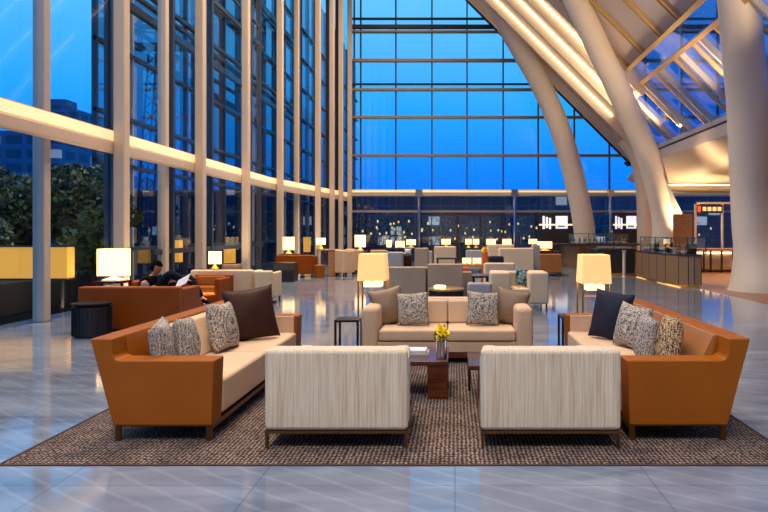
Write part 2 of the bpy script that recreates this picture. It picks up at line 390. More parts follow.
# fins: front row stands proud of the beam, back row behind it
for d, fr in ((-3, 1), (1, 1), (3.5, 0), (6.6, 1), (10.2, 0), (11.95, 1), (14.45, 0), (15.65, 1), (19.05, 1), (22.5, 1), (24.9, 0), (26.2, 1), (27.9, 1), (29.1, 1), (30.4, 1)):
    x = wx(d)
    if fr: trim(MB().box(x-.02, d-.13, 0, x+.20, d+.10, TOP), 'fin', bevel=.03)
    else: trim(MB().box(x-.40, d-.10, 0, x-.20, d+.08, TOP), 'fingrey' if d < 12 else 'fin', bevel=.02)
for d in (8.0, 12.25, 14.9, 17.3, 20.6, 21.6, 25.2, 27.1, 28.5, 29.8):
    x = wx(d)
    trim(MB().box(x-.42, d-.05, 0, x-.26, d+.05, TOP), 'mullion')
# horizontal beam with the light ledge
for i, ((xa, a), (xb, b2)) in enumerate(zip(WP, WP[1:])):
    def seg(o0, o1, z0, z1): return MB().hexa([(xa+o0, a, z0), (xb+o0, b2, z0), (xb+o1, b2, z0), (xa+o1, a, z0)], [(xa+o0, a, z1), (xb+o0, b2, z1), (xb+o1, b2, z1), (xa+o1, a, z1)])
    trim(seg(-.02, -.19, 3.09, 3.31), 'fin', bevel=.03)
    trim(seg(-.10, -.19, 3.31, 3.55), 'gold_rib')
    o = seg(-.07, -.10, 3.335, 3.525).build('light_strip', 'beamglow'); tag(o, kind='structure')
# outer skin transoms of the facade cavity
for z, t in ((7.25, .10), (7.9, .05), (11.2, .12), (0.05, .1)):
    trim(MB().box(-8.35, 14.3, z-t, -8.2, FAR, z+t), 'mullion')
    trim(MB().box(-7.07, 14.0, z+1.0-t*.6, -7.0, 22, z+1.0+t*.6), 'mullion')

# ---- end wall
window(MB().box(-5.7, FAR, 3.6, 17, FAR+.03, TOP), 'glassfar')
window(MB().box(-5.7, FAR, 0, 17, FAR+.03, 3.4), 'glassfar')
for k, u in enumerate((354.5, 361, 396, 432, 467, 503, 538, 574, 609, 645, 681, 717, 753)):
    x = ax(u, FAR); trim(MB().box(x-.035, FAR-.14, 3.6, x+.035, FAR, TOP), 'mullion')
M['railgold'] = flat('rail_bronze', srgb(150, 124, 96), .5, metal=.2)
for y, t, mt in ((20, .03, 'steel'), (28, .09, 'steel'), (33, .05, 'railgold'), (61.5, .07, 'railgold'), (85, .03, 'steel'), (90.5, .06, 'railgold'), (118, .06, 'railgold'), (156, .06, 'railgold'), (-10, .06, 'railgold')):
    z = az(y, FAR); trim(MB().box(-5.4, FAR-.28, z-t, 17, FAR-.06, z+t), mt)
zb = az(193.5, FAR)
trim(MB().box(-5.3, FAR-.55, zb-.17, 17, FAR-.25, zb+.17), 'white', bevel=.06)
tag(MB().box(-5.3, FAR-.60, zb+.03, 17, FAR-.56, zb+.10).build('light_strip', glow('beam_light_strip', (1, .78, .42, 1), .75)), kind='structure')
z2 = az(211.5, FAR)
trim(MB().box(-5.3, FAR-.12, z2-.05, 17, FAR+.08, z2+.06), 'fingrey')
for u in (361, 396, 467, 503, 538, 578, 609, 645, 681):
    x = ax(u, FAR); trim(MB().box(x-.03, FAR-.1, 0, x+.03, FAR, 3.3), 'mullion')
for u in (419, 514.5, 610):
    x = ax(u, 30.3); trim(MB().lathe([(.075, 0), (.075, 3.35)], x, 30.3, 12).box(x-.17, 30.15, 3.3, x+.17, 30.5, 3.66), 'chrome')
# glazed doors with bronze frames
for n, (u0, u1) in enumerate(((431, 457), (459, 480), (481, 501), (506, 535))):
    x0, x1 = ax(u0, 30.8), ax(u1, 30.8); zt = az(214.5, 30.8)
    d_ = MB(); w = .05
    for (a, b2, c, e2) in ((x0, 0, x0+w, zt), (x1-w, 0, x1, zt), (x0, zt-w*1.6, x1, zt), (x0, 0, x1, .12)): d_.box(a, 30.72, b2, c, 30.8, e2)
    o = struct('door_%d' % (n+1), d_, 'bronze')
    g = MB().box(x0+w, 30.75, .12, x1-w, 30.77, zt-w*1.6).build('door_glass', 'glassfar', o)
    MB().box((x0+x1)/2-.02, 30.68, .9, (x0+x1)/2+.02, 30.715, 1.3).build('door_handle', 'brass', o)

# ---- roof: 45 degree plane x + z = 14.22
K = 14.22
def RP(s, d, off=0): return (s-off*.7071, d, K-s-off*.7071)
def rslab(s0, s1, d0, d1, o0, o1):
    return MB().hexa([RP(s0, d0, o0), RP(s1, d0, o0), RP(s1, d1, o0), RP(s0, d1, o0)], [RP(s0, d0, o1), RP(s1, d0, o1), RP(s1, d1, o1), RP(s0, d1, o1)])
S0, SP1, SP2, S1 = -1.78, 6.55, 7.05, 9.0
window(rslab(S0, SP1, -8, 22.4, .0, -.04), 'frit')
window(rslab(SP1, SP2, -8, 27.0, .0, -.03), 'glassblue')
window(rslab(SP2, S1, -8, 27.3, .0, -.03), 'glassblue')
struct('ceiling', rslab(SP1, S1, 27.0, FAR, .02, -.15), 'white')
for s in (SP1, SP2): trim(rslab(s-.05, s+.05, -8, 25.2, .22, -.02), 'gold_rib')
for d in (2, 6, 9.5, 12.3, 14.2, 15.7, 17.2, 18.7, 20.5, 22.3):
    trim(rslab(S0, SP1, d-.045, d+.045, .12, -.02), 'gold_rib')
    trim(rslab(S0, SP1, d+.25, d+.29, .08, -.02), 'gold_rib')
for d in (2, 6, 9.5, 12.3, 14.2, 15.7, 17.2, 18.7, 20.5, 22.3, 24.2, 26.2):
    trim(rslab(SP2+.05, S1, d-.05, d+.05, .16, -.02), 'fingrey')
    trim(rslab(SP2+.05, S1, d+.55, d+.62, .10, -.02), 'gold_rib')
trim(rslab(S1-.08, S1+.12, -8, FAR, .3, -.1), 'steel')
# corrugated soffit bands with cove strips
bands = [22.4, 23.9, 25.6, 27.7, 29.6, 30.85]
for i, (a, b2) in enumerate(zip(bands, bands[1:])):
    sa = S0; sb = S1+.25 if a > 27 else SP1+.75
    prof = [(0, .04)]
    n = 8
    pts = []
    for k in range(n+1):
        t = k/n; pts.append((a+(b2-a)*t, .44-.40*math.sin(t*PI*.5)**1.4))
    mb = MB(); vs = []; fs = []
    for s in (sa, sb):
        for d, o in pts: vs.append(RP(s, d, o))
        for d, o in pts: vs.append(RP(s, d, -.2))
    m1 = n+1
    for k in range(n):
        fs.append((k, k+1, 2*m1+k+1, 2*m1+k)); fs.append((m1+k, m1+k+1, 3*m1+k+1, 3*m1+k))
    fs.append((0, m1, 3*m1, 2*m1)); fs.append((n, m1+n, 3*m1+n, 2*m1+n))
    for q in (0, 2*m1): fs += [(q+k, q+k+1, q+m1+k+1, q+m1+k) for k in range(n)]
    mb.add(vs, fs); struct('ceiling', mb, 'white', smooth=True)
    if 0 < i < 4:
        o = rslab(S0, 7.3, a-.14, a-.02, .12, .08).build('light_strip', 'strip'); tag(o, kind='structure')
trim(rslab(S0, S1+.3, 30.85, 30.98, .16, -.2), 'steel')
# gable infill behind the roof edge stays glass: eave girder, bar canopy
trim(MB().box(8.75, 8, 4.62, 9.5, 28.8, 5.32), 'white', bevel=.05)
cn = MB(); vs = []; fs = []
prof = [(8.78, 4.62), (9.2, 4.15), (10.0, 3.85), (11.5, 3.75), (17, 3.75), (17, 4.6), (9.4, 4.75)]
struct('ceiling', MB().prism(prof, 'y', 8, 28.6), 'white', smooth=True)
trim(MB().tube(crom([(8.4, 29.0, 4.2), (9.5, 28.9, 3.75), (11.5, 28.8, 3.6), (16.5, 28.8, 3.6)], 6), .18, 10), 'white', smooth=True)
tag(MB().box(9.6, 28.2, 3.70, 16, 28.3, 3.76).build('light_strip', 'strip'), kind='structure')

# ---- leaning columns
def column(name, label, pts, rad, seg=24):
    o = MB().tube(pts, rad, seg).build(name, 'white', smooth=True); return tag(o, label, 'column')
p1 = [at(586, 276, 28.6), at(584.5, 233, 28.6), at(577, 190, 28.7), at(562, 135, 28.9), at(541, 85, 29.2), at(520, 48, 29.5), at(498, 10, 29.8), at(485, -12, 30)]
column('leaning_column', 'slender off-white column curving up left in front of the blue end window', crom(p1, 6), [.52]*6+[.50]*30+[.46]*7)
p2 = [at(668, 276, 21.8), at(667, 240, 21.8), at(660, 200, 21.8), at(646, 150, 21.8), at(621, 95, 21.6), at(597, 45, 21.3), at(576, 0, 21.0), at(560, -35, 20.8)]
c2 = column('leaning_column', 'slanting off-white column crossing the lit roof ribs, right of the first', crom(p2, 6), [.72, .70, .68, .65, .62, .58, .54, .50, .47, .44]+[.42]*33)
p3 = [at(645, 276, 28.0), at(645, 235, 28.0), at(644, 195, 28.0), at(638, 160, 28.1), at(625, 140, 28.4)]
column('leaning_column', 'short far off-white column glimpsed left of the second column base', crom(p3, 6), .36)
p4 = [at(762, 298, 15.6), at(761, 285, 15.6), at(757, 262, 15.7), at(753, 235, 15.8), at(751, 200, 15.9), at(749, 150, 15.8), at(747, 100, 15.6), at(743, 50, 15.2), at(739, 0, 14.8), at(734, -45, 14.5)]
cp4 = crom(p4, 6); r4 = []
for p in cp4:
    z = p.z; r4.append(.50 + max(0, 1.35-z)**1.7*.22)
column('leaning_column', 'thick off-white column at the right edge of the frame with a flared foot', cp4, r4, 32)
# shell sweeping down from the second column
sh = MB()
A = crom([at(652, 150, 21.7), at(662, 172, 21.5), at(676, 200, 21.3), at(691, 234, 21.2), at(694, 255, 21.2), at(694, 274, 21.2)], 6)
B = crom([at(648, 150, 21.9), at(652, 176, 21.9), at(657, 205, 21.9), at(661, 236, 21.9), at(662, 255, 21.9), at(662, 274, 21.9)], 6)
n = len(A); vs = [p for p in A]+[p for p in B]+[p+Vector((0, .5, 0)) for p in A]+[p+Vector((0, .5, 0)) for p in B]
fs = []
for i in range(n-1):
    fs += [(i, i+1, n+i+1, n+i), (2*n+i, 3*n+i, 3*n+i+1, 2*n+i+1), (i, 2*n+i, 2*n+i+1, i+1), (n+i, n+i+1, 3*n+i+1, 3*n+i)]
fs += [(0, n, 3*n, 2*n), (n-1, 3*n-1, 4*n-1, 2*n-1)]
sh.add(vs, fs); tag(sh.build('column_shell', 'white', smooth=True), 'curved off-white shell fanning out from the second column foot', 'column cladding')

# ------------------------------------------------------------------ outside
window(MB().box(-9.22, 15.2, 0, -9.2, 56, 17), 'outer')
for k in range(24): trim(MB().box(-9.2, 15.2+k*1.7, 0, -9.08, 15.28+k*1.7, 17), 'fingrey' if k % 3 == 1 else 'mullion')
for z in (1.0, 3.3, 4.6, 6.4, 8.2, 10.0, 11.8, 13.6): trim(MB().box(-9.2, 15.2, z, -9.05, 56, z+.10), 'mullion')
t = thing('office_building', 'glass office building with dark blue grid facade beyond the left windows', 'building', (0, 0, 0))
MB().prism([(-13.2, 30), (-11.5, 56), (-24.4, 56)], 'z', -.3, 11.5).build('wall', 'citywin', t)
MB().prism([(-13.1, 31), (-12.6, 44), (-17.5, 44)], 'z', 11.5, 15.5).build('roof_box', 'tower', t)
tag(MB().box(-86, 68, -.3, -45, 80, 13.0).build('distant_block', 'tower'), 'long low blue block beyond the trees, seen through the leftmost window', 'building')
tag(MB().box(-70, 95, -.3, -60, 105, 21).box(-66, 97, 21, -63, 100, 23).build('distant_tower', 'tower'), 'distant tower with small roof box behind the low blue block', 'building')
tag(MB().box(-44, 66, -.3, 90, 80, 6.1).build('terminal_building', 'hall'), 'long dark terminal building with scattered lights beyond the end window', 'building')
# red tower crane behind the second window bay
cr = thing('tower_crane', 'distant red lattice crane mast seen through the left windows', 'crane', (-20.9, 40.5, -.25))
ms = MB(); H = 14
for sx_ in (-.5, .5):
    for sy_ in (-.5, .5): ms.tube([(sx_, sy_, 0), (sx_+1.0, sy_, H)], .07, 5)
for k in range(14):
    z = k; x = k/H
    ms.tube([(-.5+x, -.5, z), (.5+x, -.5, z+1)], .04, 4); ms.tube([(.5+x, -.5, z), (-.5+x, -.5, z+1)], .04, 4)
ms.build('mast', flat('crane_red', srgb(200, 60, 50), .6), cr)
MB().box(-.6, -.2, H, 3.2, .2, H+.5).build('jib', flat('crane_jib', srgb(180, 70, 60), .6), cr)

def tree(loc, h, w, label, n=3800, group='trees outside the glass'):
    t = thing('tree', label, 'tree', loc, 0, group)
    MB().tube([(0, 0, 0), (.05, .03, h*.4), (-.03, .02, h*.75)], [.07, .05, .02], 7).build('trunk', 'bark', t)
    fo = MB()
    cl = [(random.gauss(0, w*.33), random.gauss(0, w*.3), random.uniform(h*.28, h*.92), random.uniform(.25, .5)*w*.6) for _ in range(16)]
    for _ in range(n):
        c = random.choice(cl); v = Vector((random.gauss(0, 1), random.gauss(0, 1), random.gauss(0, 1))).normalized()*c[3]*random.uniform(.6, 1)
        p = Vector(c[:3])+v; a = Vector((random.gauss(0, 1), random.gauss(0, 1), random.gauss(0, 1))).normalized(); b3 = a.orthogonal().normalized()
        s = random.uniform(.05, .09)*(h/3.2)
        fo.add([p-a*s, p+b3*s*.5, p+a*s, p-b3*s*.5], [(0, 1, 2, 3)])
    fo.build('foliage', 'leaf', t); return t
for (u, d, h, w, lab) in ((12, 13.9, 3.3, 2.0, 'dark leafy tree outside the leftmost window pane'), (66, 14.6, 3.8, 1.5, 'dark leafy tree outside the second window bay, beside the grey fin'), (92, 13.6, 3.2, 1.2, 'slender dark tree outside the window directly behind the bright table lamp'), (-60, 13.4, 3.2, 2.0, 'dark leafy tree outside the windows at the far left'),):
    tree((ax(u, d), d, -.25), h, w, lab)
tag(MB().box(-12, 8.5, -.25, -9.4, 16.5, .45).build('planter', flat('planter_stone', srgb(66, 60, 56), .9), bevel=.03), 'low stone planter wall outside under the leafy trees', 'planter')
for (u0, u1, v0, v1, d, lab) in ((-14, 71, 247, 278, 12.0, 'long added amber box imitating a glow in the leftmost windows'), (171, 181, 240, 262, 16.9, 'upright added amber box imitating a glow in the window behind the seated man'), (225, 234.5, 246, 263, 20.6, 'added amber box imitating a glow in the window right of the small bright lamp'), (304, 310, 237, 252, 29.2, 'small added amber box imitating a window glow beyond the far rust sofa')):  # added glowing boxes that stand in for amber glows in the left panes
    w = (u1-u0)/2*d/F; t = thing('glow_stand_in', lab, 'glow stand-in', (ax((u0+u1)/2, d), d, -.25)); z0, z1 = az(v1, d)+.25, az(v0, d)+.25
    MB().box(-w, -.12, z0, w, .12, z1).build('lit_panel', 'amber', t, bevel=.01)
    MB().box(-w-.02, -.14, z1, w+.02, .14, z1+.03).build('frame', 'steel', t)
    MB().box(-w-.02, -.14, z0-.03, w+.02, .14, z0).build('tray', 'steel', t)
    for q in (-1, 1): MB().box(q*w*.8-.02, -.02, 0, q*w*.8+.02, .02, z0-.03).build('post', 'steel', t)
ORD = ['leftmost', 'second from the left', 'third from the left', 'fourth from the left', 'fifth from the left', 'sixth from the left', 'seventh from the left', 'eighth from the left', 'fourth from the right', 'third from the right', 'second from the right', 'rightmost']
for k, u in enumerate((368, 392, 416, 440, 464, 488, 512, 552, 596, 625, 652, 706)):
    tree((ax(u, 41), 41+(k % 3)*1.8, -.25), 3.0+.3*(k % 2), 2.1, 'dark bushy tree beyond the end window, '+ORD[k]+' of the row', 600, 'trees beyond the end window')
for k in range(56):
    u = random.uniform(362, 548) if k < 44 else random.uniform(585, 720); d = random.uniform(35, 39)
    z = random.uniform(.9, 2.2)
    o = MB().lathe([(.01, z-.08), (.055, z-.03), (.055, z+.03), (.01, z+.08)], 0, 0, 8).build('garden_light', 'garden', loc=(ax(u, d), d, 0))
    MB().lathe([(.015, -.25), (.015, z-.08)], 0, 0, 6).build('post', 'steel', o)
    tag(o, 'small yellow garden light glowing among trees beyond the end window', 'light', 'garden lights beyond the end window')

# ------------------------------------------------------------------ furniture builders
def pillow_mesh(w, h, t, n=18, pinch=.075, seed=0):
    t *= 1.25; w *= 1.03; h *= 1.02
    rnd = random.Random(seed); mb = MB(); mb.smooth = True
    ph = rnd.uniform(0, 6)
    for sgn in (1, -1):
        base = len(mb.v)
        for i in range(n+1):
            for j in range(n+1):
                a = -1+2*i/n; b2 = -1+2*j/n
                x = a*(1-pinch*(1-b2*b2)); z = b2*(1-pinch*(1-a*a))
                th = (max(0, 1-a**2)**.42)*(max(0, 1-b2**2)**.42)
                wr = .06*math.sin(5*a+ph)*math.sin(4*b2+ph*2)*th
                mb.v.append((x*w/2, sgn*(th+wr*sgn)*t/2, z*h/2+h/2))
        for i in range(n):
            for j in range(n):
                q = (base+i*(n+1)+j, base+(i+1)*(n+1)+j, base+(i+1)*(n+1)+j+1, base+i*(n+1)+j+1)
                mb.f.append(q if sgn > 0 else q[::-1])
    return mb
def pillow(loc, w, h, t, mat, rz, tilt, roll, label, seed=0):
    mb = pillow_mesh(w, h, t, seed=seed); o = mb.build('throw_pillow', mat)
    bm = bmesh.new(); bm.from_mesh(o.data); bmesh.ops.remove_doubles(bm, verts=bm.verts, dist=1e-4); bmesh.ops.recalc_face_normals(bm, faces=bm.faces); bm.to_mesh(o.data); bm.free()
    for p in o.data.polygons: p.use_smooth = True
    o.location = loc; o.rotation_mode = 'XYZ'
    o.rotation_euler = (Matrix.Rotation(rz, 3, 'Z') @ Matrix.Rotation(tilt, 3, 'X') @ Matrix.Rotation(roll, 3, 'Y')).to_euler()
    return tag(o, label, 'pillow')

def leather_sofa(L, label, loc, rz, backmat, near, shell='leather'):
    """front faces local -y; near = +1/-1: the end (local x) that stands nearest the camera"""
    t = thing('sofa', label, 'sofa', loc, rz)
    a = .19; h = L/2
    end = [(-.42, .118), (.29, .118), (.455, .745), (.30, .745), (.292, .63), (.272, .598), (.24, .588), (-.44, .588)]
    for s in (-1, 1):
        x0, x1 = (s*h, s*(h-a)); MB().prism(end, 'x', min(x0, x1), max(x0, x1)).build('arm', shell, t, bevel=.012)
    for s in (-1, 1):
        x0, x1 = s*(h-a-.001), s*(h-a-.02)
        if s != near: MB().box(min(x0, x1), -.40, .36, max(x0, x1), .22, .585).build('arm_panel', 'beige', t, bevel=.008)
    bk = [(.29, .118), (.455, .745), (.30, .745), (.20, .40), (.20, .118)]
    MB().prism(bk, 'x', -(h-a), h-a).build('back_shell', shell, t, bevel=.01)
    gap = .0
    w = (2*(h-a)-.008)/2
    for k in range(2):
        x0 = -(h-a)+k*w+.004
        MB().box(x0, -.43, .145, x0+w-.006, .20, .41).build('seat_cushion', 'beige', t, bevel=.03)
    inner = .28 if backmat == 'beige' else .002
    lo, hi = (-(h-a), h-a)
    if near > 0: hi -= inner
    else: lo += inner
    wb = (hi-lo)/2
    for k in range(2):
        x0 = lo+k*wb+.003; x1 = x0+wb-.006
        MB().prism([(.06, .41), (.205, .41), (.297, .728), (.19, .728)] if backmat == 'beige' else [(.10, .41), (.205, .41), (.299, .738), (.268, .738)], 'x', x0, x1).build('back_cushion', backmat, t, bevel=.025 if backmat == 'beige' else .006)
    MB().box(-h+.03, -.40, .105, h-.03, .25, .125).box(-h+.03, -.42, .09, h-.03, -.39, .125).build('base_frame', 'bronze', t)
    for sx_ in (-1, 1):
        for sy_ in (-.39, .27):
            x = sx_*(h-.04); MB().box(x-.009, sy_-.02, 0, x+.009, sy_+.02, .11).build('leg', 'bronze', t)
    return t

def soft_sofa(name, label, cat, W, D, hb, ha, mat, loc, rz, group=None, n=2, at_=.16, leg='darkmetal', cush=None, armin=0, r=.05, legs=.12, seat=.40, low=False):
    """box sofa or armchair; front faces local -y, origin under its centre"""
    t = thing(name, label, cat, loc, rz, group); h = W/2; cush = cush or mat
    bt = .18
    MB().box(-h, D/2-bt, legs, h, D/2, hb).build('backrest', mat, t, bevel=r)
    for s in (-1, 1):
        x0, x1 = sorted((s*h, s*(h-at_)))
        MB().box(x0, -D/2, legs, x1, D/2-bt+.02, ha).build('arm', mat, t, bevel=r)
    MB().box(-h+at_-.01, -D/2+.03, legs, h-at_+.01, D/2-bt+.01, seat-.14).build('seat_base', mat, t, bevel=.015)
    w = (W-2*at_)/n
    for k in range(n):
        x0 = -h+at_+k*w+.003
        MB().box(x0, -D/2+.01, seat-.135, x0+w-.006, D/2-bt, seat).build('seat_cushion', cush, t, bevel=.03)
        if hb-seat > .2 and not low:
            MB().prism([(D/2-bt-.15, seat), (D/2-bt, seat), (D/2-bt, hb-.02), (D/2-bt-.09, hb-.02)], 'x', x0, x0+w-.006).build('back_cushion', cush, t, bevel=.03)
    for sx_ in (-1, 1):
        for sy_ in (-1, 1):
            x, y = sx_*(h-.04), sy_*(D/2-.05)
            MB().box(x-.014, y-.014, 0, x+.014, y+.014, legs+.01).build('leg', leg, t)
    return t

# ------------------------------------------------------------------ seating group in the foreground
RX0, RX1, RY0, RY1 = -2.96, 2.27, 3.914, 7.9
rg = MB().box(RX0, RY0, 0.0005, RX1, RY1, .006).build('rug', 'rug', bevel=.004)
tag(rg, 'large brown dotted rug under the foreground seating group', 'rug')
e2 = MB()
for (a, b2, c, d) in ((RX0-.02, RY0-.02, RX1+.02, RY0), (RX0-.02, RY1, RX1+.02, RY1+.02), (RX0-.02, RY0, RX0, RY1), (RX1, RY0, RX1+.02, RY1)): e2.box(a, b2, .0002, c, d, .007)
e2.build('border', flat('rug_binding', srgb(58, 40, 34), .9), rg)

RZ = .006
leather_sofa(2.50, 'caramel leather sofa with beige seat on the left of the rug', (-2.175, 5.57, RZ), PI/2, 'beige', -1)
leather_sofa(2.55, 'caramel leather sofa with beige seat on the right of the rug', (1.68, 5.605, RZ), -PI/2, 'leather_tan', 1)
bs = soft_sofa('sofa', 'beige two-seat sofa at the back of the rug, between the leather sofas', 'sofa', 1.99, .86, .685, .645, 'beige', (-.09, 7.33, RZ), 0, n=2, at_=.20, r=.06, seat=.385, leg='walnut', legs=.12)
MB().box(-.93, -.40, .06, .93, .38, .118).build('plinth', 'walnut', bs)
def armchair_front(label, x0, x1):
    w = x1-x0
    t = thing('armchair', label, 'armchair', ((x0+x1)/2, 4.62, RZ), PI)
    h = w/2
    # wrap-round shell: back towards +y local (towards the camera after turning)
    MB().prism([(-h, .44), (h, .44), (h-.02, .27), (-h+.02, .27)], 'z', .125, .695).build('backrest', 'stripe', t, bevel=.035)
    for s in (-1, 1):
        MB().hexa([(s*(h-.002), .30, .125), (s*(h-.05), -.40, .125), (s*(h-.17), -.40, .125), (s*(h-.15), .30, .125)],
                  [(s*(h-.002), .30, .625), (s*(h-.05), -.40, .57), (s*(h-.17), -.40, .57), (s*(h-.15), .30, .625)]).build('arm', 'stripe', t, bevel=.03)
    MB().box(-h+.15, -.42, .14, h-.15, .28, .42).build('seat_cushion', 'cream', t, bevel=.04)
    b_ = MB().box(-h+.005, .40, .105, h-.005, .43, .125).box(-h+.03, -.38, .105, h-.03, -.35, .125)
    for s in (-1, 1): b_.box(s*(h-.02)-.012, -.38, .105, s*(h-.02)+.012, .42, .125)
    b_.build('base_frame', 'bronze', t)
    for s in (-1, 1):
        for y in (.415, -.37):
            x = s*(h-.018 if y > 0 else h-.05); MB().box(x-.009, y-.012, 0, x+.009, y+.012, .106).build('leg', 'bronze', t)
armchair_front('cream ribbed armchair seen from behind, left of the pair on the rug', -1.335, -.325)
armchair_front('cream ribbed armchair seen from behind, right of the pair, next to the right sofa', .175, 1.165)

# coffee tables
def coffee(label, x0, x1, y0, y1, legs):
    t = thing('coffee_table', label, 'coffee table', ((x0+x1)/2, (y0+y1)/2, RZ)); cx, cy = (x0+x1)/2, (y0+y1)/2
    MB().box(x0-cx, y0-cy, .305, x1-cx, y1-cy, .345).build('tabletop', 'walnut', t, bevel=.004)
    for (a, b2, c, d, m_) in legs: MB().box(a-cx, b2-cy, 0, c-cx, d-cy, .305).build('leg', m_, t, bevel=.003)
coffee('glossy walnut coffee table holding the yellow flowers', -1.15, -.063, 5.42, 6.12, [(-.25, 5.43, -.07, 5.50, 'walnut'), (-1.12, 5.43, -.96, 5.50, 'walnut'), (-.25, 6.02, -.07, 6.09, 'walnut'), (-1.12, 6.02, -.96, 6.09, 'walnut')])
coffee('glossy walnut coffee table half hidden behind the right cream armchair', .12, 1.0, 5.24, 5.84, [(.21, 5.38, .28, 5.56, 'walnut'), (.125, 5.72, .15, 5.76, 'darkmetal'), (.85, 5.34, .95, 5.5, 'walnut'), (.93, 5.74, .96, 5.78, 'darkmetal')])
TZ = RZ+.345
v = thing('flower_vase', 'small mirrored vase of yellow flowers on the walnut coffee table', 'vase', (-.125, 5.56, TZ))
MB().lathe([(.035, 0), (.05, .004), (.052, .06), (.05, .15), (.054, .17), (.048, .17), (.044, .15), (.044, .02)], 0, 0, 20).build('vase_body', 'chrome', v, smooth=True)
st = MB(); fl = MB(); random.seed(3)
for k in range(16):
    a = random.uniform(0, 6.28); r_ = random.uniform(.01, .065); hz = random.uniform(.19, .285)
    tip = (r_*math.cos(a)+.008, r_*math.sin(a), hz)
    st.tube([(0, 0, .1), tip], .002, 5)
    for q in range(14):
        b3 = Vector((random.gauss(0, 1), random.gauss(0, 1), random.gauss(0, 1))).normalized(); c3 = b3.orthogonal().normalized(); p = Vector(tip)+b3*.008
        fl.add([p, p+b3*.019+c3*.017, p+b3*.036, p+b3*.019-c3*.017], [(0, 1, 2, 3)])
st.build('stem', 'leaf', v); fl.build('blossom', 'yellow', v)
lf = MB()
for k in range(26):
    a = random.uniform(0, 6.28); p = Vector((math.cos(a)*.04-.01, math.sin(a)*.04, random.uniform(.16, .25))); b3 = Vector((math.cos(a), math.sin(a), .8)).normalized(); c3 = b3.orthogonal().normalized()
    lf.add([p, p+b3*.02+c3*.008, p+b3*.04, p+b3*.02-c3*.008], [(0, 1, 2, 3)])
lf.build('foliage', 'leaf', v)
def book(x, y, z, w, d, h, rz, label, mat='papercover', name='book'):
    t = thing(name, label, 'book', (x, y, z), rz)
    MB().box(-w/2+.003, -d/2+.003, .003, w/2-.004, d/2-.003, h-.003).build('pages', 'paper', t)
    MB().box(-w/2, -d/2, 0, w/2, d/2, .003).box(-w/2, -d/2, h-.003, w/2, d/2, h).box(-w/2, -d/2, 0, -w/2+.003, d/2, h).build('cover', mat, t)
book(-.38, 5.80, TZ, .26, .20, .022, .05, 'grey-covered book under the pale one beside the vase', 'papercover')
book(-.39, 5.80, TZ+.0225, .23, .18, .018, -.06, 'pale book lying on the grey-covered book', 'paper')
book(-.80, 5.86, TZ, .30, .22, .012, .1, 'white magazine just above the left cream armchair back', 'paper', 'magazine')
book(.40, 5.55, TZ, .30, .22, .014, -.1, 'closed magazine lying on the right coffee table', 'paper', 'magazine')
cp = thing('coffee_cup', 'small white cup and saucer above the right cream armchair back', 'cup', (.50, 5.70, TZ+.0))
MB().lathe([(.03, 0), (.065, .012), (.07, .016), (.03, .006)], 0, 0, 20).build('saucer', 'porcelain', cp, smooth=True)
MB().lathe([(.022, .012), (.034, .05), (.037, .066), (.033, .066), (.02, .02)], 0, 0, 20).build('cup_body', 'porcelain', cp, smooth=True)
MB().tube([(.034, 0, .055), (.055, 0, .05), (.05, 0, .03), (.03, 0, .026)], .004, 6).build('handle', 'porcelain', cp)

# metal frame side tables at the outer ends of the back sofa
def frame_table(label, x0, x1, y0, y1, h, mat):
    t = thing('side_table', label, 'side table', ((x0+x1)/2, (y0+y1)/2, RZ)); w, d = (x1-x0)/2, (y1-y0)/2; r_ = .012
    MB().box(-w, -d, h-.025, w, d, h).build('tabletop', mat, t)
    for sx_ in (-1, 1):
        for sy_ in (-1, 1): MB().box(sx_*(w-r_)-r_, sy_*(d-r_)-r_, 0, sx_*(w-r_)+r_, sy_*(d-r_)+r_, h-.025).build('leg', mat, t)
    MB().box(-w, -d, 0, -w+.02, d, .02).box(w-.02, -d, 0, w, d, .02).build('foot_rail', mat, t)
frame_table('dark metal frame side table left of the beige sofa', -1.39, -1.11, 6.9, 7.2, .50, 'darkmetal')
frame_table('dark metal frame side table beside the far end of the right sofa', 1.24, 1.62, 6.95, 7.25, .53, 'darkmetal')

# pillows
SZ = RZ+.405
P = pillow
P((-2.25, 4.68, SZ), .40, .42, .15, 'tweedgrey', R(108), R(-7), R(-3), 'grey tweed pillow nearest the front arm of the left sofa', 1)
P((-2.165, 4.90, SZ), .40, .41, .15, 'tweedgrey', R(100), R(-9), R(5), 'grey tweed pillow second from the front arm of the left sofa', 2)
P((-2.13, 5.62, SZ), .42, .45, .16, 'tweed', R(84), R(-13), R(3), 'speckled tweed pillow leaning against the dark brown one on the left sofa', 3)
P((-2.04, 6.14, SZ), .50, .54, .18, 'brownsatin', R(32), R(-14), R(-6), 'large dark brown satin pillow on the left sofa', 4)
P((1.555, 6.16, SZ), .42, .50, .17, 'navy', R(-40), R(-12), R(6), 'dark navy pillow at the far end of the right sofa', 5)
P((1.64, 5.72, SZ), .40, .42, .15, 'tweed', R(-62), R(-14), R(5), 'black and white tweed pillow beside the navy pillow', 6)
P((1.60, 5.14, SZ), .38, .40, .15, 'tweedgrey', R(-92), R(-10), R(4), 'speckled tweed pillow in front of the gold-flecked one on the right sofa', 7)
P((1.70, 4.86, SZ), .40, .43, .15, 'tweedgold', R(-96), R(-9), R(-4), 'gold-flecked tweed pillow nearest the front arm of the right sofa', 8)
BZ = RZ+.385
P((-.76, 7.34, BZ), .42, .45, .15, 'taupe', R(14), R(-16), R(-12), 'plain taupe pillow at the left end of the beige sofa', 9)
P((-.50, 7.22, BZ), .39, .40, .14, 'tweed', R(-8), R(-16), R(-5), 'speckled pillow at the left end of the beige sofa, leaning on the taupe one', 10)
P((.33, 7.22, BZ), .39, .41, .14, 'tweed', R(6), R(-16), R(4), 'speckled pillow at the right end of the beige sofa', 11)
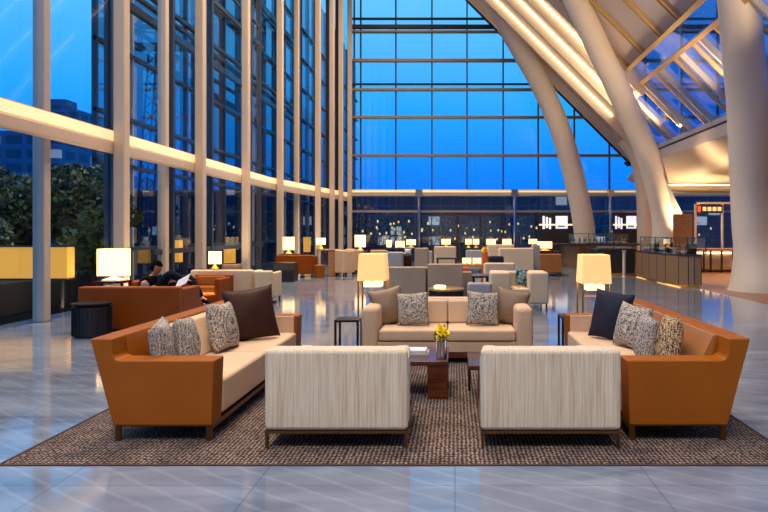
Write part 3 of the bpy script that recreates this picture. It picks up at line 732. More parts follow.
P((.63, 7.34, BZ), .40, .43, .15, 'taupe', R(-10), R(-16), R(12), 'plain taupe pillow at the right end of the beige sofa', 12)

# floor lamps behind the beige sofa
def floor_lamp(label, u0, u1, vt, vb, d):
    x0, x1 = ax(u0, d), ax(u1, d); w = (x1-x0)/2; zt, zb_ = az(vt, d), az(vb, d)
    t = thing('floor_lamp', label, 'lamp', ((x0+x1)/2, d+w, 0))
    mb = MB(); q = w*.90
    def sq(k, z): return [(-k, -k, z), (k, -k, z), (k, k, z), (-k, k, z)]
    mb.add(sq(w, zb_)+sq(q, zt)+sq(q-.01, zt)+sq(w-.01, zb_), [(0, 1, 5, 4), (1, 2, 6, 5), (2, 3, 7, 6), (3, 0, 4, 7), (4, 5, 9, 8), (5, 6, 10, 9), (6, 7, 11, 10), (7, 4, 8, 11), (8, 9, 13, 12), (9, 10, 14, 13), (10, 11, 15, 14), (11, 8, 12, 15), (12, 13, 1, 0), (13, 14, 2, 1), (14, 15, 3, 2), (15, 12, 0, 3)])
    mb.build('lamp_shade', 'shade_pleat', t, bevel=.006)
    for sx_ in (-1, 1):
        for sy_ in (-1, 1): MB().box(sx_*w*.92-.012, sy_*w*.92-.012, 0, sx_*w*.92+.012, sy_*w*.92+.012, zb_+.03).build('leg', 'brass', t)
    MB().box(-w*.62, -w*.62, zb_-.10, w*.62, w*.62, zb_-.02).build('diffuser', 'diffuser', t, bevel=.01)
    MB().box(-w*.7, -w*.7, zb_-.20, w*.7, w*.7, zb_-.19).build('tray', 'brass', t)
    MB().box(-w*.92, -.01, zb_-.01, w*.92, .01, zb_+.01).box(-.01, -w*.92, zb_-.01, .01, w*.92, zb_+.01).build('crossbar', 'brass', t)
    l = bpy.data.lights.new('bulb', 'POINT'); l.energy = 8; l.color = (1, .72, .38); l.shadow_soft_size = .06
    o = bpy.data.objects.new('bulb', l); C.objects.link(o); o.parent = t; o.location = (0, 0, (zt+zb_)/2)
floor_lamp('square pleated lamp on brass legs behind the left of the beige sofa', 357, 386, 254, 281, 8.9)
floor_lamp('square pleated lamp on brass legs behind the right leather sofa', 582, 612, 255, 284, 8.4)

# ------------------------------------------------------------------ left window seating
def table_lamp(label, u0, u1, vt, vb, d, zbase, mat, basemat='brass', w=None, energy=0, group=None, shape='box'):
    x0, x1 = ax(u0, d), ax(u1, d); x1 += min(0, (x0+x1)/2/d)*(x1-x0)*.35; w = (x1-x0)/2; zt, z1 = az(vt, d)-zbase, az(vb, d)-zbase
    t = thing('table_lamp', label, 'lamp', ((x0+x1)/2, d+w*.42, zbase), 0, group)
    sh_ = MB()
    for s0, s1 in ((1, 1),):
        for (a, b2, c, e3) in ((-w, -w*.42, w, -w*.42+.012), (-w, w*.42-.012, w, w*.42), (-w, -w*.42, -w+.012, w*.42), (w-.012, -w*.42, w, w*.42)): sh_.box(a, b2, z1, c, e3, zt)
    sh_.build('lamp_shade', mat, t)
    MB().lathe([(w*.8, 0), (w*.78, .02), (w*.55, .04), (w*.3, max(z1*.6, .05)), (.012, max(z1, .06)), (.012, z1+.08)], 0, 0, 14).build('lamp_base', basemat, t, smooth=True)
    MB().box(-w+.01, -.006, z1+.06, w-.01, .006, z1+.075).build('crossbar', basemat, t)
    if energy:
        l = bpy.data.lights.new('bulb', 'POINT'); l.energy = energy; l.color = (1, .68, .34); l.shadow_soft_size = .05
        o = bpy.data.objects.new('bulb', l); C.objects.link(o); o.parent = t; o.location = (0, 0, (zt+z1)/2)
    return t
def soft(label, u0, u1, vt, d, mat, rz=PI, D=.8, name='sofa', cat='sofa', zt=None, n=2, ha=None, **kw):
    """box seat spanning u0..u1 at near face depth d, back top at row vt"""
    W = abs(u1-u0)*d/F; hb = zt or az(vt, d)
    return soft_sofa(name, label, cat, W, D, hb, ha or hb-.04, mat, (ax((u0+u1)/2, d), d+D/2, 0), rz, n=n, **kw)
# rust sofa with its back to us, holding the bright lamp's console behind it
soft('rust leather sofa seen from behind under the bright lamp near the windows', 77, 178, 287, 9.15, 'leather_dark', n=2, at_=.14, r=.03, legs=.03)
cs = thing('console_table', 'narrow dark console carrying the bright lamp behind the rust sofa', 'table', (ax(112, 10.65), 10.65, 0))
MB().box(-.27, -.18, .62, .27, .18, .66).build('tabletop', 'walnut', cs)
for sx_ in (-.25, .25):
    for sy_ in (-.14, .14): MB().box(sx_-.015, sy_-.015, 0, sx_+.015, sy_+.015, .62).build('leg', 'darkmetal', cs)
table_lamp('bright white box-shade table lamp near the windows, above the rust sofa', 97, 131, 249, 276, 10.5, .66, 'shade_bright', 'porcelain', energy=34)
st_ = thing('drum_side_table', 'black slatted drum side table in front of the near rust sofa', 'side table', (ax(92, 8.75), 8.75, 0))
MB().lathe([(.24, 0), (.27, .02), (.27, .44), (.24, .46)], 0, 0, 28, .95, .8).build('drum', 'black', st_, smooth=True)
rb = MB()
for k in range(28):
    a = 2*PI*k/28; rb.tube([(.262*math.cos(a), .221*math.sin(a), .02), (.262*math.cos(a), .221*math.sin(a), .44)], .008, 6)
rb.build('slats', 'black', st_)
MB().lathe([(.20, .46), (.275, .465), (.28, .49), (.0, .49)], 0, 0, 28, .95, .8).build('tabletop', 'darkmetal', st_, smooth=True)

# rust armchair and ottoman beyond
soft('rust leather armchair facing us, behind the seated man\'s feet', 180, 219, 277, 11.9, 'leather_dark', rz=0, D=.8, name='armchair', cat='armchair', n=1, at_=.10, r=.03, cush='leather', seat=.42)
ot = thing('ottoman', 'low rust leather ottoman under the seated man\'s knees', 'ottoman', (ax(186, 10.9), 11.0, 0))
MB().box(-.16, -.25, .06, .16, .25, .34).build('cushion', 'leather', ot, bevel=.04)
MB().box(-.13, -.22, 0, .13, .22, .06).build('base', 'darkmetal', ot)
soft('rust leather armchair the seated man leans in, behind the near sofa', 128, 166, 288, 10.95, 'leather_dark', rz=PI/2, D=.75, name='armchair', cat='armchair', n=1, at_=.10, r=.03, zt=.62)
# cream seats under the second lamp
soft('cream sofa back near the windows, under the small bright lamp', 190, 252, 270, 12.7, 'cream', n=2, r=.04)
soft('single cream armchair right of the cream sofa by the windows', 254, 271, 271, 12.5, 'cream', name='armchair', cat='armchair', n=1, at_=.08, r=.04)
cs2 = thing('console_table', 'console table behind the cream sofa, below the small bright lamp', 'table', (ax(218, 14.3), 14.35, 0))
MB().box(-.5, -.18, .60, .5, .18, .64).build('tabletop', 'walnut', cs2)
for sx_ in (-.45, .45):
    for sy_ in (-.14, .14): MB().box(sx_-.015, sy_-.015, 0, sx_+.015, sy_+.015, .60).build('leg', 'darkmetal', cs2)
table_lamp('small bright table lamp above the cream sofa by the windows', 208.5, 221.5, 251.5, 264, 14.2, .64, 'shade_bright', energy=12)
P((ax(228, 13.1), 13.28, .60), .45, .22, .12, 'taupe', 0, R(-14), 0, 'soft tan pillow on top of the cream sofa by the windows', 21)

# far left window group
soft('far rust leather sofa under a lamp by the windows', 275, 313, 255, 20.0, 'leather_dark', n=2, r=.04, D=.85)
cb_ = MB().box(-.31, -.25, 0, .31, .25, .56).build('cube_table', 'black', bevel=.01, loc=(ax(284, 18.3), 18.5, 0)); tag(cb_, 'black cube side table before the far rust sofa', 'side table')
MB().box(-.32, -.26, .56, .32, .26, .58).build('tabletop', 'darkmetal', cb_)
def small_table(label, u0, u1, vt, d, D, mat, legmat='darkmetal', cat='table'):
    W = (u1-u0)*d/F; h = az(vt, d); t = thing('low_table', label, cat, (ax((u0+u1)/2, d), d+D/2, 0))
    MB().box(-W/2, -D/2, h-.04, W/2, D/2, h).build('tabletop', mat, t, bevel=.004)
    for sx_ in (-1, 1):
        for sy_ in (-1, 1): x, y = sx_*(W/2-.04), sy_*(D/2-.04); MB().box(x-.02, y-.02, 0, x+.02, y+.02, h-.04).build('leg', legmat, t)
    return h
h_ = small_table('dark console behind the far rust sofa holding its lamp', 279, 303, 254, 21.3, .35, 'walnut')
table_lamp('white box-shade lamp above the far rust sofa', 283, 294.5, 237, 250, 21.4, h_, 'shade_bright', energy=10)
h_ = small_table('oak desk by the far left windows with a lamp on it', 316, 338, 249.5, 20.6, .7, 'oak', 'oak')
MB_ = MB().box(ax(328, 20.6), 20.62, .02, ax(338, 20.6), 21.2, h_-.05).build('drawer_cabinet', 'oak'); tag(MB_, 'oak drawer cabinet standing under the far left desk', 'cabinet')
table_lamp('small lamp standing on the oak desk', 316.5, 325.5, 238, 244.5, 20.8, h_, 'shade_bright', energy=6)
tag(MB().lathe([(.16, 0), (.19, .25), (.2, .42), (.0, .44)], 0, 0, 18).build('stool', 'leather', loc=(ax(318, 19.7), 19.9, 0), smooth=True), 'rust leather stool in front of the oak desk', 'stool')
soft('beige desk chair right of the oak desk', 337, 349, 250, 20.4, 'beige', name='desk_chair', cat='chair', n=1, at_=.06, D=.6, rz=R(150), r=.05)
soft('beige desk chair second to the right of the oak desk', 347, 358, 249, 21.6, 'beige', name='desk_chair', cat='chair', n=1, at_=.06, D=.6, rz=R(150), r=.05)
h_ = small_table('small dark table under the bright far lamp near the wall corner', 354, 368, 251, 22.4, .4, 'walnut')
table_lamp('bright box-shade lamp near the corner of the end window', 355, 365.5, 235, 247, 22.5, h_, 'shade_bright', energy=8)

# ------------------------------------------------------------------ middle ground seating
soft('dark taupe high-back settee behind the lit pleated lamp', 388.5, 426, 267, 12.0, 'greige', n=2, r=.03, at_=.1, D=.85)
soft('light taupe high-back settee behind the centre of the beige sofa', 427.5, 463, 264, 12.0, 'greige', n=2, r=.03, at_=.1, D=.85)
dt = thing('drum_side_table', 'ribbed brass-topped drum table behind the beige sofa', 'side table', (ax(446, 10.5), 10.9, 0))
MB().lathe([(.27, 0), (.30, .02), (.30, .47)], 0, 0, 30).build('drum', 'stone', dt, smooth=True)
rb = MB()
for k in range(30):
    a = 2*PI*k/30; rb.tube([(.30*math.cos(a), .30*math.sin(a), .01), (.30*math.cos(a), .30*math.sin(a), .47)], .014, 6)
rb.build('ribs', 'darkmetal', dt)
MB().lathe([(.32, .47), (.325, .50), (.30, .51), (0, .51)], 0, 0, 30).build('tabletop', 'brass', dt, smooth=True)
tl = MB().lathe([(.10, 0), (.11, .01), (.11, .045), (.10, .055)], 0, 0, 18).build('candle_light', 'diffuser', loc=(ax(440, 10.8), 10.75, .51), smooth=True); tag(tl, 'small glowing candle tray on the ribbed drum table', 'candle')

soft('grey armchair behind the right end of the beige sofa', 468, 492, 283, 11.0, 'grey', name='armchair', cat='armchair', n=1, r=.05, at_=.12, D=.75)
soft('cream two-seat sofa with a teal pillow right of the grey armchair', 491, 549, 269.5, 11.6, 'cream', n=2, r=.05, at_=.38, D=.85, rz=0, low=True, ha=.74, zt=.72, seat=.42)
P((ax(520, 12.0), 12.02, .445), .26, .34, .12, 'teal', R(10), R(-10), R(12), 'teal and white checked pillow on the cream two-seat sofa', 31)
small_table('black low table left of the cream sofa with the teal pillow', 472, 490, 276, 12.4, .5, 'black')
tag(MB().box(-.07, -.1, 0, .07, .1, .10).build('coral_cushion', 'redorange', bevel=.03, loc=(ax(465, 13.2), 13.3, az(272, 13.2))), 'small coral cushion beside the light taupe settee', 'pillow')
soft('narrow taupe bench under the coral cushion, beside the light taupe settee', 460, 472, 272, 13.0, 'greige', name='bench', cat='bench', n=1, at_=.03, D=.6, r=.02, low=True)
soft('pale low sofa behind the cream sofa with the teal pillow', 485, 515, 263, 14.0, 'cream', n=2, r=.04, at_=.1)
soft('narrow tan high-back chair behind the dark taupe settee', 414.5, 428, 248, 15.2, 'greige', name='high_back_chair', cat='chair', n=1, at_=.05, D=.6, r=.02)
soft('cool grey sofa behind the dark taupe settee', 387, 403, 252, 15.5, 'grey', n=1, at_=.08, r=.04)
soft('small dark brown bucket chair left of the tan high-back chair', 404, 411, 255, 15.8, 'brownsatin', name='bucket_chair', cat='chair', n=1, at_=.04, D=.5, r=.04)
P((ax(407.5, 15.8), 15.92, az(255, 15.8)-.0), .18, .16, .09, 'paper', 0, 0, 0, 'white pillow propped on the small dark bucket chair', 41)
soft('tan long sofa in the middle distance under a lamp', 434, 456, 246.5, 18.2, 'cream', n=2, at_=.06, r=.03)
small_table('dark low table before the tan middle-distance sofa', 436, 457, 258, 17.2, .5, 'black')
ph = small_table('slim brass-edged table carrying the pair of small lamps', 460, 484, 265, 15.2, .4, 'brass', 'brass')
table_lamp('left one of two small square lamps on the slim brass table', 462.5, 471, 258, 263.5, 15.25, ph, 'shade_far')
table_lamp('right one of two small square lamps on the slim brass table', 473, 481, 258, 263.5, 15.25, ph, 'shade_far')
ov = thing('orange_vase', 'tall orange vase with yellow flowers in the middle distance', 'vase', (ax(485, 15.0), 15.0, 0))
MB().lathe([(.05, 0), (.06, .4), (.055, .66), (.06, .72), (.075, .80), (.07, 1.0), (.04, 1.03)], 0, 0, 18).build('vase_body', 'orange', ov, smooth=True)
fl = MB()
for k in range(70):
    b3 = Vector((random.gauss(0, 1), random.gauss(0, 1), random.gauss(0, 1))).normalized(); c3 = b3.orthogonal().normalized(); p = Vector((0, 0, 1.08))+b3*.04
    fl.add([p, p+b3*.03+c3*.02, p+b3*.05, p+b3*.03-c3*.02], [(0, 1, 2, 3)])
fl.build('blossom', 'yellow', ov)
soft('dark navy armchair right of the orange vase', 489, 504, 256, 16.5, 'navy', name='armchair', cat='armchair', n=1, at_=.08, r=.06)
soft('beige sofa in the distance left of centre aisle, behind the navy armchair', 488, 514, 244.5, 20.0, 'cream', n=2, at_=.1, r=.04)
soft('long beige sofa behind the navy armchair, nearer than the other beige one', 500, 534, 248, 18.6, 'cream', n=2, at_=.1, r=.04, rz=PI)
soft('grey upright chair at the right end of the distant beige sofas', 533, 540, 245, 19.4, 'grey', name='high_back_chair', cat='chair', n=1, at_=.04, D=.5, r=.02)
h_ = small_table('dark console under the wide lamp near the bar', 534, 560, 251, 21.5, .4, 'walnut')
table_lamp('wide low lamp standing on the console near the bar', 538, 552, 241.5, 248.5, 21.6, h_, 'shade_far', energy=6)
soft('brown leather sofa below the wide lamp near the bar', 540, 562, 254, 20.6, 'leather_tan', n=2, at_=.08, r=.03)
# far row of lamps on consoles
for (u, w, vt, vb, d, lab) in ((389, 5, 240, 247, 25, 'small far lamp nearest the corner of the end window'), (400, 9, 241, 247.5, 23, 'far lamp second from the window corner'), (411, 9.5, 239.5, 245, 25, 'far lamp left of the silver post'),
        (446, 9, 239, 244.5, 25, 'far lamp behind the tan middle-distance sofa'), (468.5, 6, 239, 244.5, 25, 'far lamp, left of a close pair at the doors'), (476, 6, 239, 244.5, 25.5, 'far lamp, right of a close pair at the doors'),
        (491, 9, 239, 244.5, 25, 'far lamp before the bronze door right of the pair'), (507, 8.5, 239, 244.5, 25, 'far lamp left of the second silver post'), (533, 8, 239, 244, 25, 'far lamp left of the wide low lamp')):
    h_ = small_table('slim dark console under the '+lab, u-w*.8, u+w*.8, 248, d, .35, 'black')
    table_lamp(lab, u-w/2, u+w/2, vt, vb, d+.05, h_, 'shade_far')
for k, (u0, u1, vt, d, mt, lab) in enumerate(((370, 386, 250, 21, 'greige', 'taupe sofa right of the far corner lamp'), (466, 484, 250, 22.5, 'grey', 'grey sofa before the far lamp pair'), (418, 432, 251, 23.5, 'grey', 'grey sofa between the silver post and the tan sofa'), (372, 392, 254, 18, 'leather_tan', 'tan leather sofa behind the left pleated lamp'))):
    soft(lab, u0, u1, vt, d, mt, n=2, at_=.08, r=.04)

# ------------------------------------------------------------------ bar counters on the right
def poly_counter(name, label, foot, h, mat, topmat, over=.06, seams=0):
    t = thing(name, label, 'counter', (0, 0, 0)); n = len(foot); cx = sum(p[0] for p in foot)/n; cy = sum(p[1] for p in foot)/n
    MB().prism(foot, 'z', .08, h-.04).build('body', mat, t)
    inn = [(cx+(p[0]-cx)*.97, cy+(p[1]-cy)*.97) for p in foot]
    MB().prism(inn, 'z', 0, .08).build('plinth', 'brass', t)
    out = [(cx+(p[0]-cx)*(1+over), cy+(p[1]-cy)*(1+over*.4)) for p in foot]
    MB().prism(out, 'z', h-.04, h).build('countertop', topmat, t)
    if seams:
        for (xa, ya), (xb, yb) in zip(foot, foot[1:]):
            ln = math.hypot(xb-xa, yb-ya); k = max(1, round(ln/seams))
            for i in range(k+1):
                q = i/k; x, y = xa+(xb-xa)*q, ya+(yb-ya)*q
                if x < 6.95 and i < k: MB().box(x-.008, y-.008, .08, x+.008, y+.008, h-.04).build('panel_joint', 'counterdark', t)
    return t
foot = [(6.75, 20.6), (6.12, 20.3), (6.08, 18.8), (6.10, 17.4), (6.22, 16.7), (6.38, 16.4), (6.95, 16.2), (7.9, 16.25), (7.9, 20.6)]
foot = [(x, y) for x, y in foot]; foot[7] = (6.66, 16.22); foot[6] = (6.5, 16.3); foot[8] = (7.1, 20.6)
poly_counter('bar_counter', 'bronze-panelled bar island nearest the thick right column', foot, .90, 'counter', 'stone', .04, .8)
tag(MB().box(6.1, 16.35, .005, 6.16, 20.2, .02).build('light_strip', 'kick'), kind='structure')
poly_counter('bar_counter', 'dark open-fronted counter left of the bronze bar island', [(5.0, 21.0), (6.3, 21.0), (6.3, 22.4), (5.0, 22.4)], .92, 'counterdark', 'stone', .06)
tag(MB().lathe([(.07, 0), (.05, .02), (.05, .87), (.1, .88)], 0, 0, 16).build('support_post', 'white', loc=(ax(624, 20.5), 20.5, 0), smooth=True), 'round white post supporting the edge before the dark counter', 'post')
ct = thing('bar_counter', 'far bar counter with a dark top on a bronze drum base', 'counter', (0, 0, 0))
MB().lathe([(.50, 0), (.50, .95)], ax(574, 26), 26.2, 32).build('body', 'counter', ct, smooth=True)
MB().prism([(ax(549, 26), 26.0), (ax(556, 25.5), 25.5), (ax(640, 25.3), 25.3), (ax(640, 27), 27.2), (ax(556, 26.6), 27)], 'z', .95, 1.03).build('countertop', 'stone', ct, bevel=.02)
MB().box(ax(585, 26), 26.1, 0, ax(638, 26), 27.0, .95).build('cabinet', 'oak', ct)
# guard glass, frames
def guard(label, pts, z0, z1):
    t = thing('glass_guard', label, 'glass screen', (0, 0, 0))
    g = MB()
    for (a, b2) in zip(pts, pts[1:]):
        dx, dy = b2[0]-a[0], b2[1]-a[1]; l = math.hypot(dx, dy); nx, ny = -dy/l*.008, dx/l*.008
        g.hexa([(a[0], a[1], z0), (b2[0], b2[1], z0), (b2[0]+nx, b2[1]+ny, z0), (a[0]+nx, a[1]+ny, z0)], [(a[0], a[1], z1), (b2[0], b2[1], z1), (b2[0]+nx, b2[1]+ny, z1), (a[0]+nx, a[1]+ny, z1)])
    g.build('pane', 'guard', t)
    for p in pts: MB().box(p[0]-.012, p[1]-.012, z0, p[0]+.012, p[1]+.012, z1).build('post', 'steel', t)
    r_ = MB()
    for (a, b2) in zip(pts, pts[1:]): r_.tube([(a[0], a[1], z1), (b2[0], b2[1], z1)], .010, 6)
    r_.build('top_rail', 'steel', t)
guard('clear glass guard on the bronze bar island', [(6.25, 20.2), (6.2, 18.6), (6.22, 17.3), (6.42, 16.55), (6.85, 16.38)], .90, 1.36)
guard('clear glass guard along the far bar counter', [(4.9, 25.8), (5.7, 25.6), (6.6, 25.5), (7.4, 25.5)], 1.03, 1.45)
# bottles, jars, crockery and coffee machines
random.seed(11)
def bottle_proto(name, mat, h, r_):
    t = thing(name, '', 'bottle')
    MB().lathe([(r_, 0), (r_, h*.6), (r_*.35, h*.78), (r_*.35, h*.94)], 0, 0, 12).build('bottle_body', mat, t, smooth=True)
    MB().lathe([(r_*.42, h*.93), (r_*.42, h)], 0, 0, 10).build('cap', 'brass', t); return t
ba = bottle_proto('bottle', 'bottle', .30, .04); bb = bottle_proto('bottle', 'bottlegreen', .26, .038)
fa = fb = True
for k in range(15):
    x, y = 6.40+random.uniform(0, .45), 17.0+k*.23
    if k % 2: place(ba, fa, (x, y, .90), 0, 'dark amber bottle among the bottles on the bronze bar island', 'amber bottles on the bar island'); fa = False
    else: place(bb, fb, (x, y, .90), 0, 'green bottle among the bottles on the bronze bar island', 'green bottles on the bar island'); fb = False
for k in range(14):
    x, y = 5.3+k*.15+random.uniform(-.03, .03), 26.2+random.uniform(-.2, .3)
    if k % 2: place(ba, False, (x, y, 1.03), 0, 'dark amber bottle behind the guard glass on the far bar counter', 'amber bottles on the far bar counter')
    else: place(bb, False, (x, y, 1.03), 0, 'green bottle behind the guard glass on the far bar counter', 'green bottles on the far bar counter')
for k in range(9):
    o = MB().lathe([(.04, 0), (.08, .03), (.10, .07), (.09, .07), (.03, .02)], 0, 0, 16).build('bowl', 'porcelain', loc=(6.45+random.uniform(-.08, .25), 16.75+k*.42, .90), smooth=True); tag(o, 'white bowl set out on the bronze bar island', 'bowl', 'bowls on the bar island')
for k in range(9):
    o = MB().lathe([(.05, 0), (.10, .03), (.13, .08), (.12, .08), (.03, .02)], 0, 0, 16).build('bowl', 'porcelain', loc=(5.1+k*.27, 25.9+random.uniform(-.1, .1), 1.03), smooth=True); tag(o, 'white bowl set out on the far bar counter', 'bowl', 'bowls on the far bar counter')
for k in range(6):
    o = MB().lathe([(.04, 0), (.10, .03), (.12, .07), (.11, .07), (.03, .02)], 0, 0, 16).build('bowl', 'porcelain', loc=(5.15+k*.2, 21.3+random.uniform(-.1, .3), .92), smooth=True); tag(o, 'white bowl on the dark open-fronted counter', 'bowl', 'bowls on the dark counter')
for i, (x, y, lab) in enumerate(((6.62, 16.75, 'black coffee grinder at the near end of the bar island'), (6.52, 18.3, 'black coffee grinder halfway along the bar island'))):
    t = thing('coffee_grinder', lab, 'coffee grinder', (x, y, .90))
    MB().box(-.09, -.11, 0, .09, .11, .30).build('body', 'black', t, bevel=.015)
    MB().lathe([(.05, .30), (.09, .42), (.09, .46), (.0, .47)], 0, 0, 16).build('hopper', 'stone', t, smooth=True)
    MB().box(-.02, -.16, .16, .02, -.11, .20).build('spout', 'chrome', t)
t = thing('cake_stand', 'white cake stand on the bronze bar island', 'stand', (6.35, 17.35, .90))
MB().lathe([(.08, 0), (.02, .03), (.02, .14), (.15, .15), (.15, .165), (0, .165)], 0, 0, 20).build('plate', 'porcelain', t, smooth=True)

# wall screens by the far counter
def screen(label, u0, u1, v0, v1, d, bars):
    t = thing('menu_screen', label, 'screen', (ax((u0+u1)/2, d), d, az((v0+v1)/2, d))); w = (u1-u0)/2*d/F; h = (v1-v0)/2*d/F
    MB().box(-w, 0, -h, w, .12, h).build('cabinet', 'counterdark', t)
    for (a, b2, c, e3, m_) in bars: MB().box(-w+2*w*a, -.02, -h+2*h*c, -w+2*w*b2, 0, -h+2*h*e3).build('display', m_, t)
    return t
for (lab, u0, u1, d) in (('dark kiosk with white displays left of the slender leaning column', 540, 572, 29.6), ('dark kiosk with white displays right of the slender leaning column', 613, 640, 29.2)):
    w = (u1-u0)/2*d/F; h = az(213, d); t = thing('menu_screen', lab, 'screen', (ax((u0+u1)/2, d), d, 0))
    MB().box(-w, 0, 0, w, .12, h).build('cabinet', 'counterdark', t)
    z0, z1 = az(229, d), az(216, d)
    for q in (0, 1, 2): MB().box(-w+w*(.16+.2*q), -.02, z0+.05*(q % 2), -w+w*(.29+.2*q), 0, z1-.05*q).build('display', 'screen', t)
    MB().box(-w+w*.98, -.02, z0+.02, -w+w*1.72, 0, z1).build('display', 'screen', t)
    MB().box(-w+w*1.1, -.03, z0+.10, -w+w*1.55, -.021, z0+.24).build('display_graphic', flat('screen_blue', srgb(120, 130, 190), .5), t)
for k, (u0, u1) in enumerate(((539, 572), (613, 639))):
    MBs = MB().box(ax(u0, 29.2), 29.1, az(225.5, 29.2), ax(u1, 29.2), 29.2, az(224, 29.2)).build('light_bar', 'shade_far'); tag(MBs, ('slim light bar across the kiosk left of the slender column', 'slim light bar across the kiosk right of the slender column')[k], 'light')
# kiosk at the right, behind the bar
kk = thing('kiosk', 'glazed kiosk with a lit menu board beyond the bar, left of the thick column', 'kiosk', (0, 0, 0))
d = 25.0
x0, x1 = ax(695, d), ax(745, d)
f_ = MB().box(x0, d, 0, x0+.07, d+.1, az(202, d)).box(x0, d, az(204, d), x1, d+.1, az(202, d)).box(ax(722, d), d, 0, ax(722, d)+.06, d+.1, az(204, d)).box(x1-.07, d, 0, x1, d+.1, az(202, d))
f_.build('frame', 'fin', kk)
MB().box(x0+.07, d+.04, 0, x1-.07, d+.05, az(205, d)).build('pane', 'guard', kk)
mb_ = MB().box(ax(696.5, d), d-.06, az(213, d), ax(722, d), d, az(205, d)).build('menu_board', 'counterdark', kk)
MB().box(ax(697, d), d-.08, az(212, d), ax(700, d), d-.061, az(206, d)).build('display', 'menu_red', mb_)
for k in range(4): MB().box(ax(702+k*5, d), d-.08, az(211, d), ax(705.5+k*5, d), d-.061, az(207, d)).build('display', 'menu_warm', mb_)
bk_ = thing('back_bar', 'low glowing bar shelf beyond the bronze island, beside the kiosk', 'counter', (0, 0, 0)); d = 22.5
MB().box(ax(686, d), d, .82, ax(738, d), d+.6, .90).build('countertop', 'oak', bk_)
MB().box(ax(686, d), d+.5, 0, ax(738, d), d+.58, .82).build('back_panel', 'white', bk_)
MB().box(ax(686, d), d+.05, .10, ax(738, d), d+.5, .16).build('shelf', 'oak', bk_)
MB().box(ax(687, d), d+.45, .70, ax(737, d), d+.49, .74).build('shelf_light', 'stripsoft', bk_)
for u in (686.5, 704, 711, 722, 737): MB().box(ax(u, d)-.03, d, 0, ax(u, d)+.03, d+.06, .82).build('leg', 'steel', bk_)
tag(MB().box(ax(673, 21), 20.95, .9, ax(692, 21), 21.02, az(214, 21)).build('sign_panel', 'oak', bevel=.01), 'plain light brown upright panel at the foot of the second column', 'panel')

# ------------------------------------------------------------------ the seated reader
def skin(name, pts, edges, radii, mat, parent, root=0, sub=2):
    me = bpy.data.meshes.new(name); me.from_pydata([tuple(p) for p in pts], edges, []); me.materials.append(M[mat])
    o = bpy.data.objects.new(name, me); C.objects.link(o); o.parent = parent
    o.modifiers.new('skin', 'SKIN').use_smooth_shade = True
    if not me.skin_vertices: me.skin_vertices.new(name='')
    for i, r_ in enumerate(radii):
        sv = me.skin_vertices[0].data[i]; sv.radius = r_ if isinstance(r_, tuple) else (r_, r_); sv.use_root = (i == root)
    s = o.modifiers.new('sub', 'SUBSURF'); s.levels = sub; s.render_levels = sub
    return o
pr = thing('person', 'person in a black vest seated by the windows, knees raised, reading', 'person', (ax(151, 10.9), 10.95, 0))
px0 = ax(151, 10.9)
def L(u, v, dy=0):
    p = at(u, v, 10.95); return Vector((p.x-px0, dy, p.z))
pel = L(150, 305); che = L(148, 287); nck = L(153.5, 275.5); hd = L(156.5, 267.5)
body_pts = [pel, L(149, 297), che, L(150, 280), nck, L(155.5, 272),
            L(149, 281, -.16), L(152, 292, -.22), L(164, 284, -.12), L(167.5, 281.5, -.08),
            L(151, 281, .16), L(158, 292, .20), L(166, 284, .06), L(169, 282, 0),
            L(154, 303, -.10), L(172, 272, -.10), L(187, 281, .02), L(191, 283, .02),
            L(154, 303, .10), L(185, 276, .10), L(201, 300, .08), L(206, 301, .05)]
ed = [(0, 1), (1, 2), (2, 3), (3, 4), (4, 5), (3, 6), (6, 7), (7, 8), (8, 9), (3, 10), (10, 11), (11, 12), (12, 13), (0, 14), (14, 15), (15, 16), (16, 17), (0, 18), (18, 19), (19, 20), (20, 21)]
ra = [.13, .12, .14, .12, .055, .05, .055, .042, .032, .03, .055, .042, .032, .03, .08, .06, .042, .035, .08, .06, .042, .035]
skin('body', body_pts, ed, ra, 'skin', pr)
skin('vest', [pel+Vector((0, 0, .02)), L(149, 297), L(149, 287), L(151.2, 279.8), L(153, 276.2), L(149.5, 280, -.15), L(151, 280, .15)], [(0, 1), (1, 2), (2, 3), (3, 4), (3, 5), (3, 6)], [.17, .17, .20, .17, .085, .11, .11], 'blackfab', pr)
skin('sleeve', [L(149.3, 281, -.17), L(152, 291, -.22), L(161.5, 285.5, -.15)], [(0, 1), (1, 2)], [.09, .07, .05], 'greycloth', pr)
skin('sleeve', [L(153, 281, .16), L(158, 292, .20), L(164.5, 285, .09)], [(0, 1), (1, 2)], [.09, .07, .05], 'greycloth', pr)
skin('trousers', [pel, L(154, 303, -.10), L(163, 285, -.1), L(172, 273, -.10), L(180, 277.5, -.04), L(186, 281, .02), L(154, 303, .10), L(170, 285, .1), L(186, 276.5, .10), L(194, 288, .09), L(200, 299, .08)],
     [(0, 1), (1, 2), (2, 3), (3, 4), (4, 5), (0, 6), (6, 7), (7, 8), (8, 9), (9, 10)], [.14, .11, .10, .085, .07, .058, .11, .095, .082, .068, .058], 'denim', pr)
for (a, b2, dy) in (((186.5, 281), (193, 284.5), .02), ((200.5, 300), (207.5, 303), .06)):
    skin('shoe', [L(*a, dy), L(*b2, dy)], [(0, 1)], [(.05, .05), (.04, .035)], 'blackfab', pr)
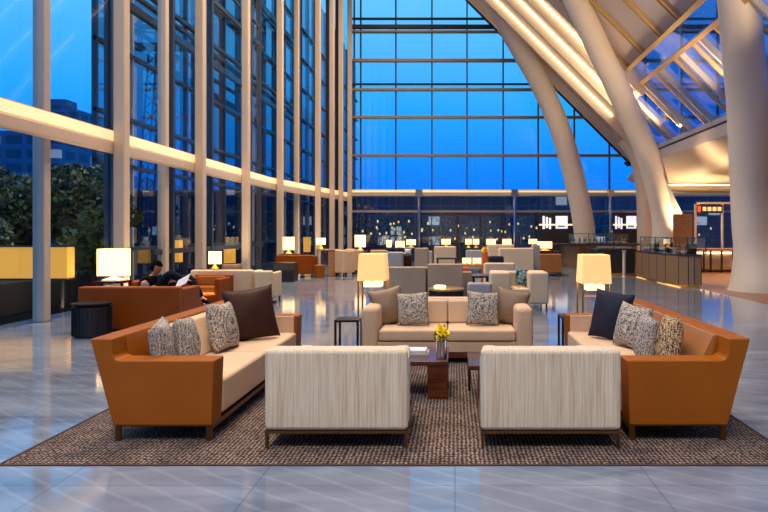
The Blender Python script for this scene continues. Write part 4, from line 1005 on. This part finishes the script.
# head
hm = bpy.data.meshes.new('head'); bm = bmesh.new(); bmesh.ops.create_uvsphere(bm, u_segments=28, v_segments=20, radius=.105)
for v_ in bm.verts:
    x, y, z = v_.co; v_.co = (x*.98, y*.78, z*1.18)
    x, y, z = v_.co
    if z < -.02: v_.co.y *= 1-.35*(-z-.02)/.1; v_.co.x = x*(1-.12*(-z)/.12)+.012*(-z/.12)
    if x > .06 and abs(y) < .018 and -.035 < z < .025: v_.co.x += .020*(1-abs(y)/.018)
    if x > .05 and abs(abs(y)-.033) < .014 and abs(z-.012) < .014: v_.co.x -= .007
bm.to_mesh(hm); bm.free(); hm.materials.append(M['skin'])
for p in hm.polygons: p.use_smooth = True
ho = bpy.data.objects.new('head', hm); C.objects.link(ho); ho.parent = pr; ho.location = hd; ho.rotation_euler = (0, R(24), R(-22))
hr = bpy.data.meshes.new('hair'); bm = bmesh.new(); bmesh.ops.create_uvsphere(bm, u_segments=26, v_segments=18, radius=.118)
bmesh.ops.delete(bm, geom=[v_ for v_ in bm.verts if (v_.co.x > .035 and v_.co.z < .045) or v_.co.z < -.07], context='VERTS')
for v_ in bm.verts: v_.co.y *= .82; v_.co.z *= 1.14; v_.co += Vector((random.gauss(0, .003), random.gauss(0, .003), random.gauss(0, .003)))
bm.to_mesh(hr); bm.free(); hr.materials.append(M['hair'])
for p in hr.polygons: p.use_smooth = True
hro = bpy.data.objects.new('hair', hr); C.objects.link(hro); hro.parent = ho; sd = hro.modifiers.new('sol', 'SOLIDIFY'); sd.thickness = .012
for s in (-1, 1):
    MB().lathe([(.004, -.03), (.02, -.015), (.022, .01), (.012, .03)], 0, 0, 10, 1, .4).build('ear', 'skin', ho, smooth=True, loc=(-.01, s*.083, 0))
    MB().lathe([(.002, -.008), (.009, 0), (.002, .008)], 0, 0, 8).build('eye', 'black', ho, loc=(.083, s*.033, .012))
MB().box(.086, -.022, -.062, .094, .022, -.056).build('mouth', flat('lips', srgb(150, 80, 70), .5), ho)
# hands with five fingers each
for hp, sgn in ((L(168.5, 281, -.07), -1), (L(170, 281.5, .01), 1)):
    pts = [Vector((-.03, 0, -.01)), Vector((.04, 0, 0))]; eds = [(0, 1)]; rr = [.022, .026]
    for k in range(4):
        y = (k-1.5)*.02; ln = (.06, .075, .07, .055)[k]; b0 = len(pts)
        pts += [Vector((.05, y, 0)), Vector((.05+ln*.5, y, .005)), Vector((.05+ln*.85, y*.9, -.018))]; eds += [(1, b0), (b0, b0+1), (b0+1, b0+2)]; rr += [.010, .009, .007]
    b0 = len(pts); pts += [Vector((.0, -sgn*.028, .01)), Vector((.03, -sgn*.05, .015)), Vector((.055, -sgn*.052, .012))]; eds += [(0, b0), (b0, b0+1), (b0+1, b0+2)]; rr += [.011, .010, .008]
    skin('hand', [hp+p for p in pts], eds, rr, 'skin', pr, sub=1)
pp = MB().add([(-.16, -.10, -.06), (.10, -.12, .05), (.12, .12, .07), (-.14, .12, -.04), (-.16, -.10, -.052), (.10, -.12, .058), (.12, .12, .078), (-.14, .12, -.032)], [(0, 3, 2, 1), (4, 5, 6, 7), (0, 1, 5, 4), (1, 2, 6, 5), (2, 3, 7, 6), (3, 0, 4, 7)]).build('newspaper', 'paper', loc=at(183.5, 282, 10.72))
pp.rotation_euler = (R(35), R(-8), 0)
tag(pp, 'folded pale newspaper lying on the seated person\'s raised leg', 'newspaper')
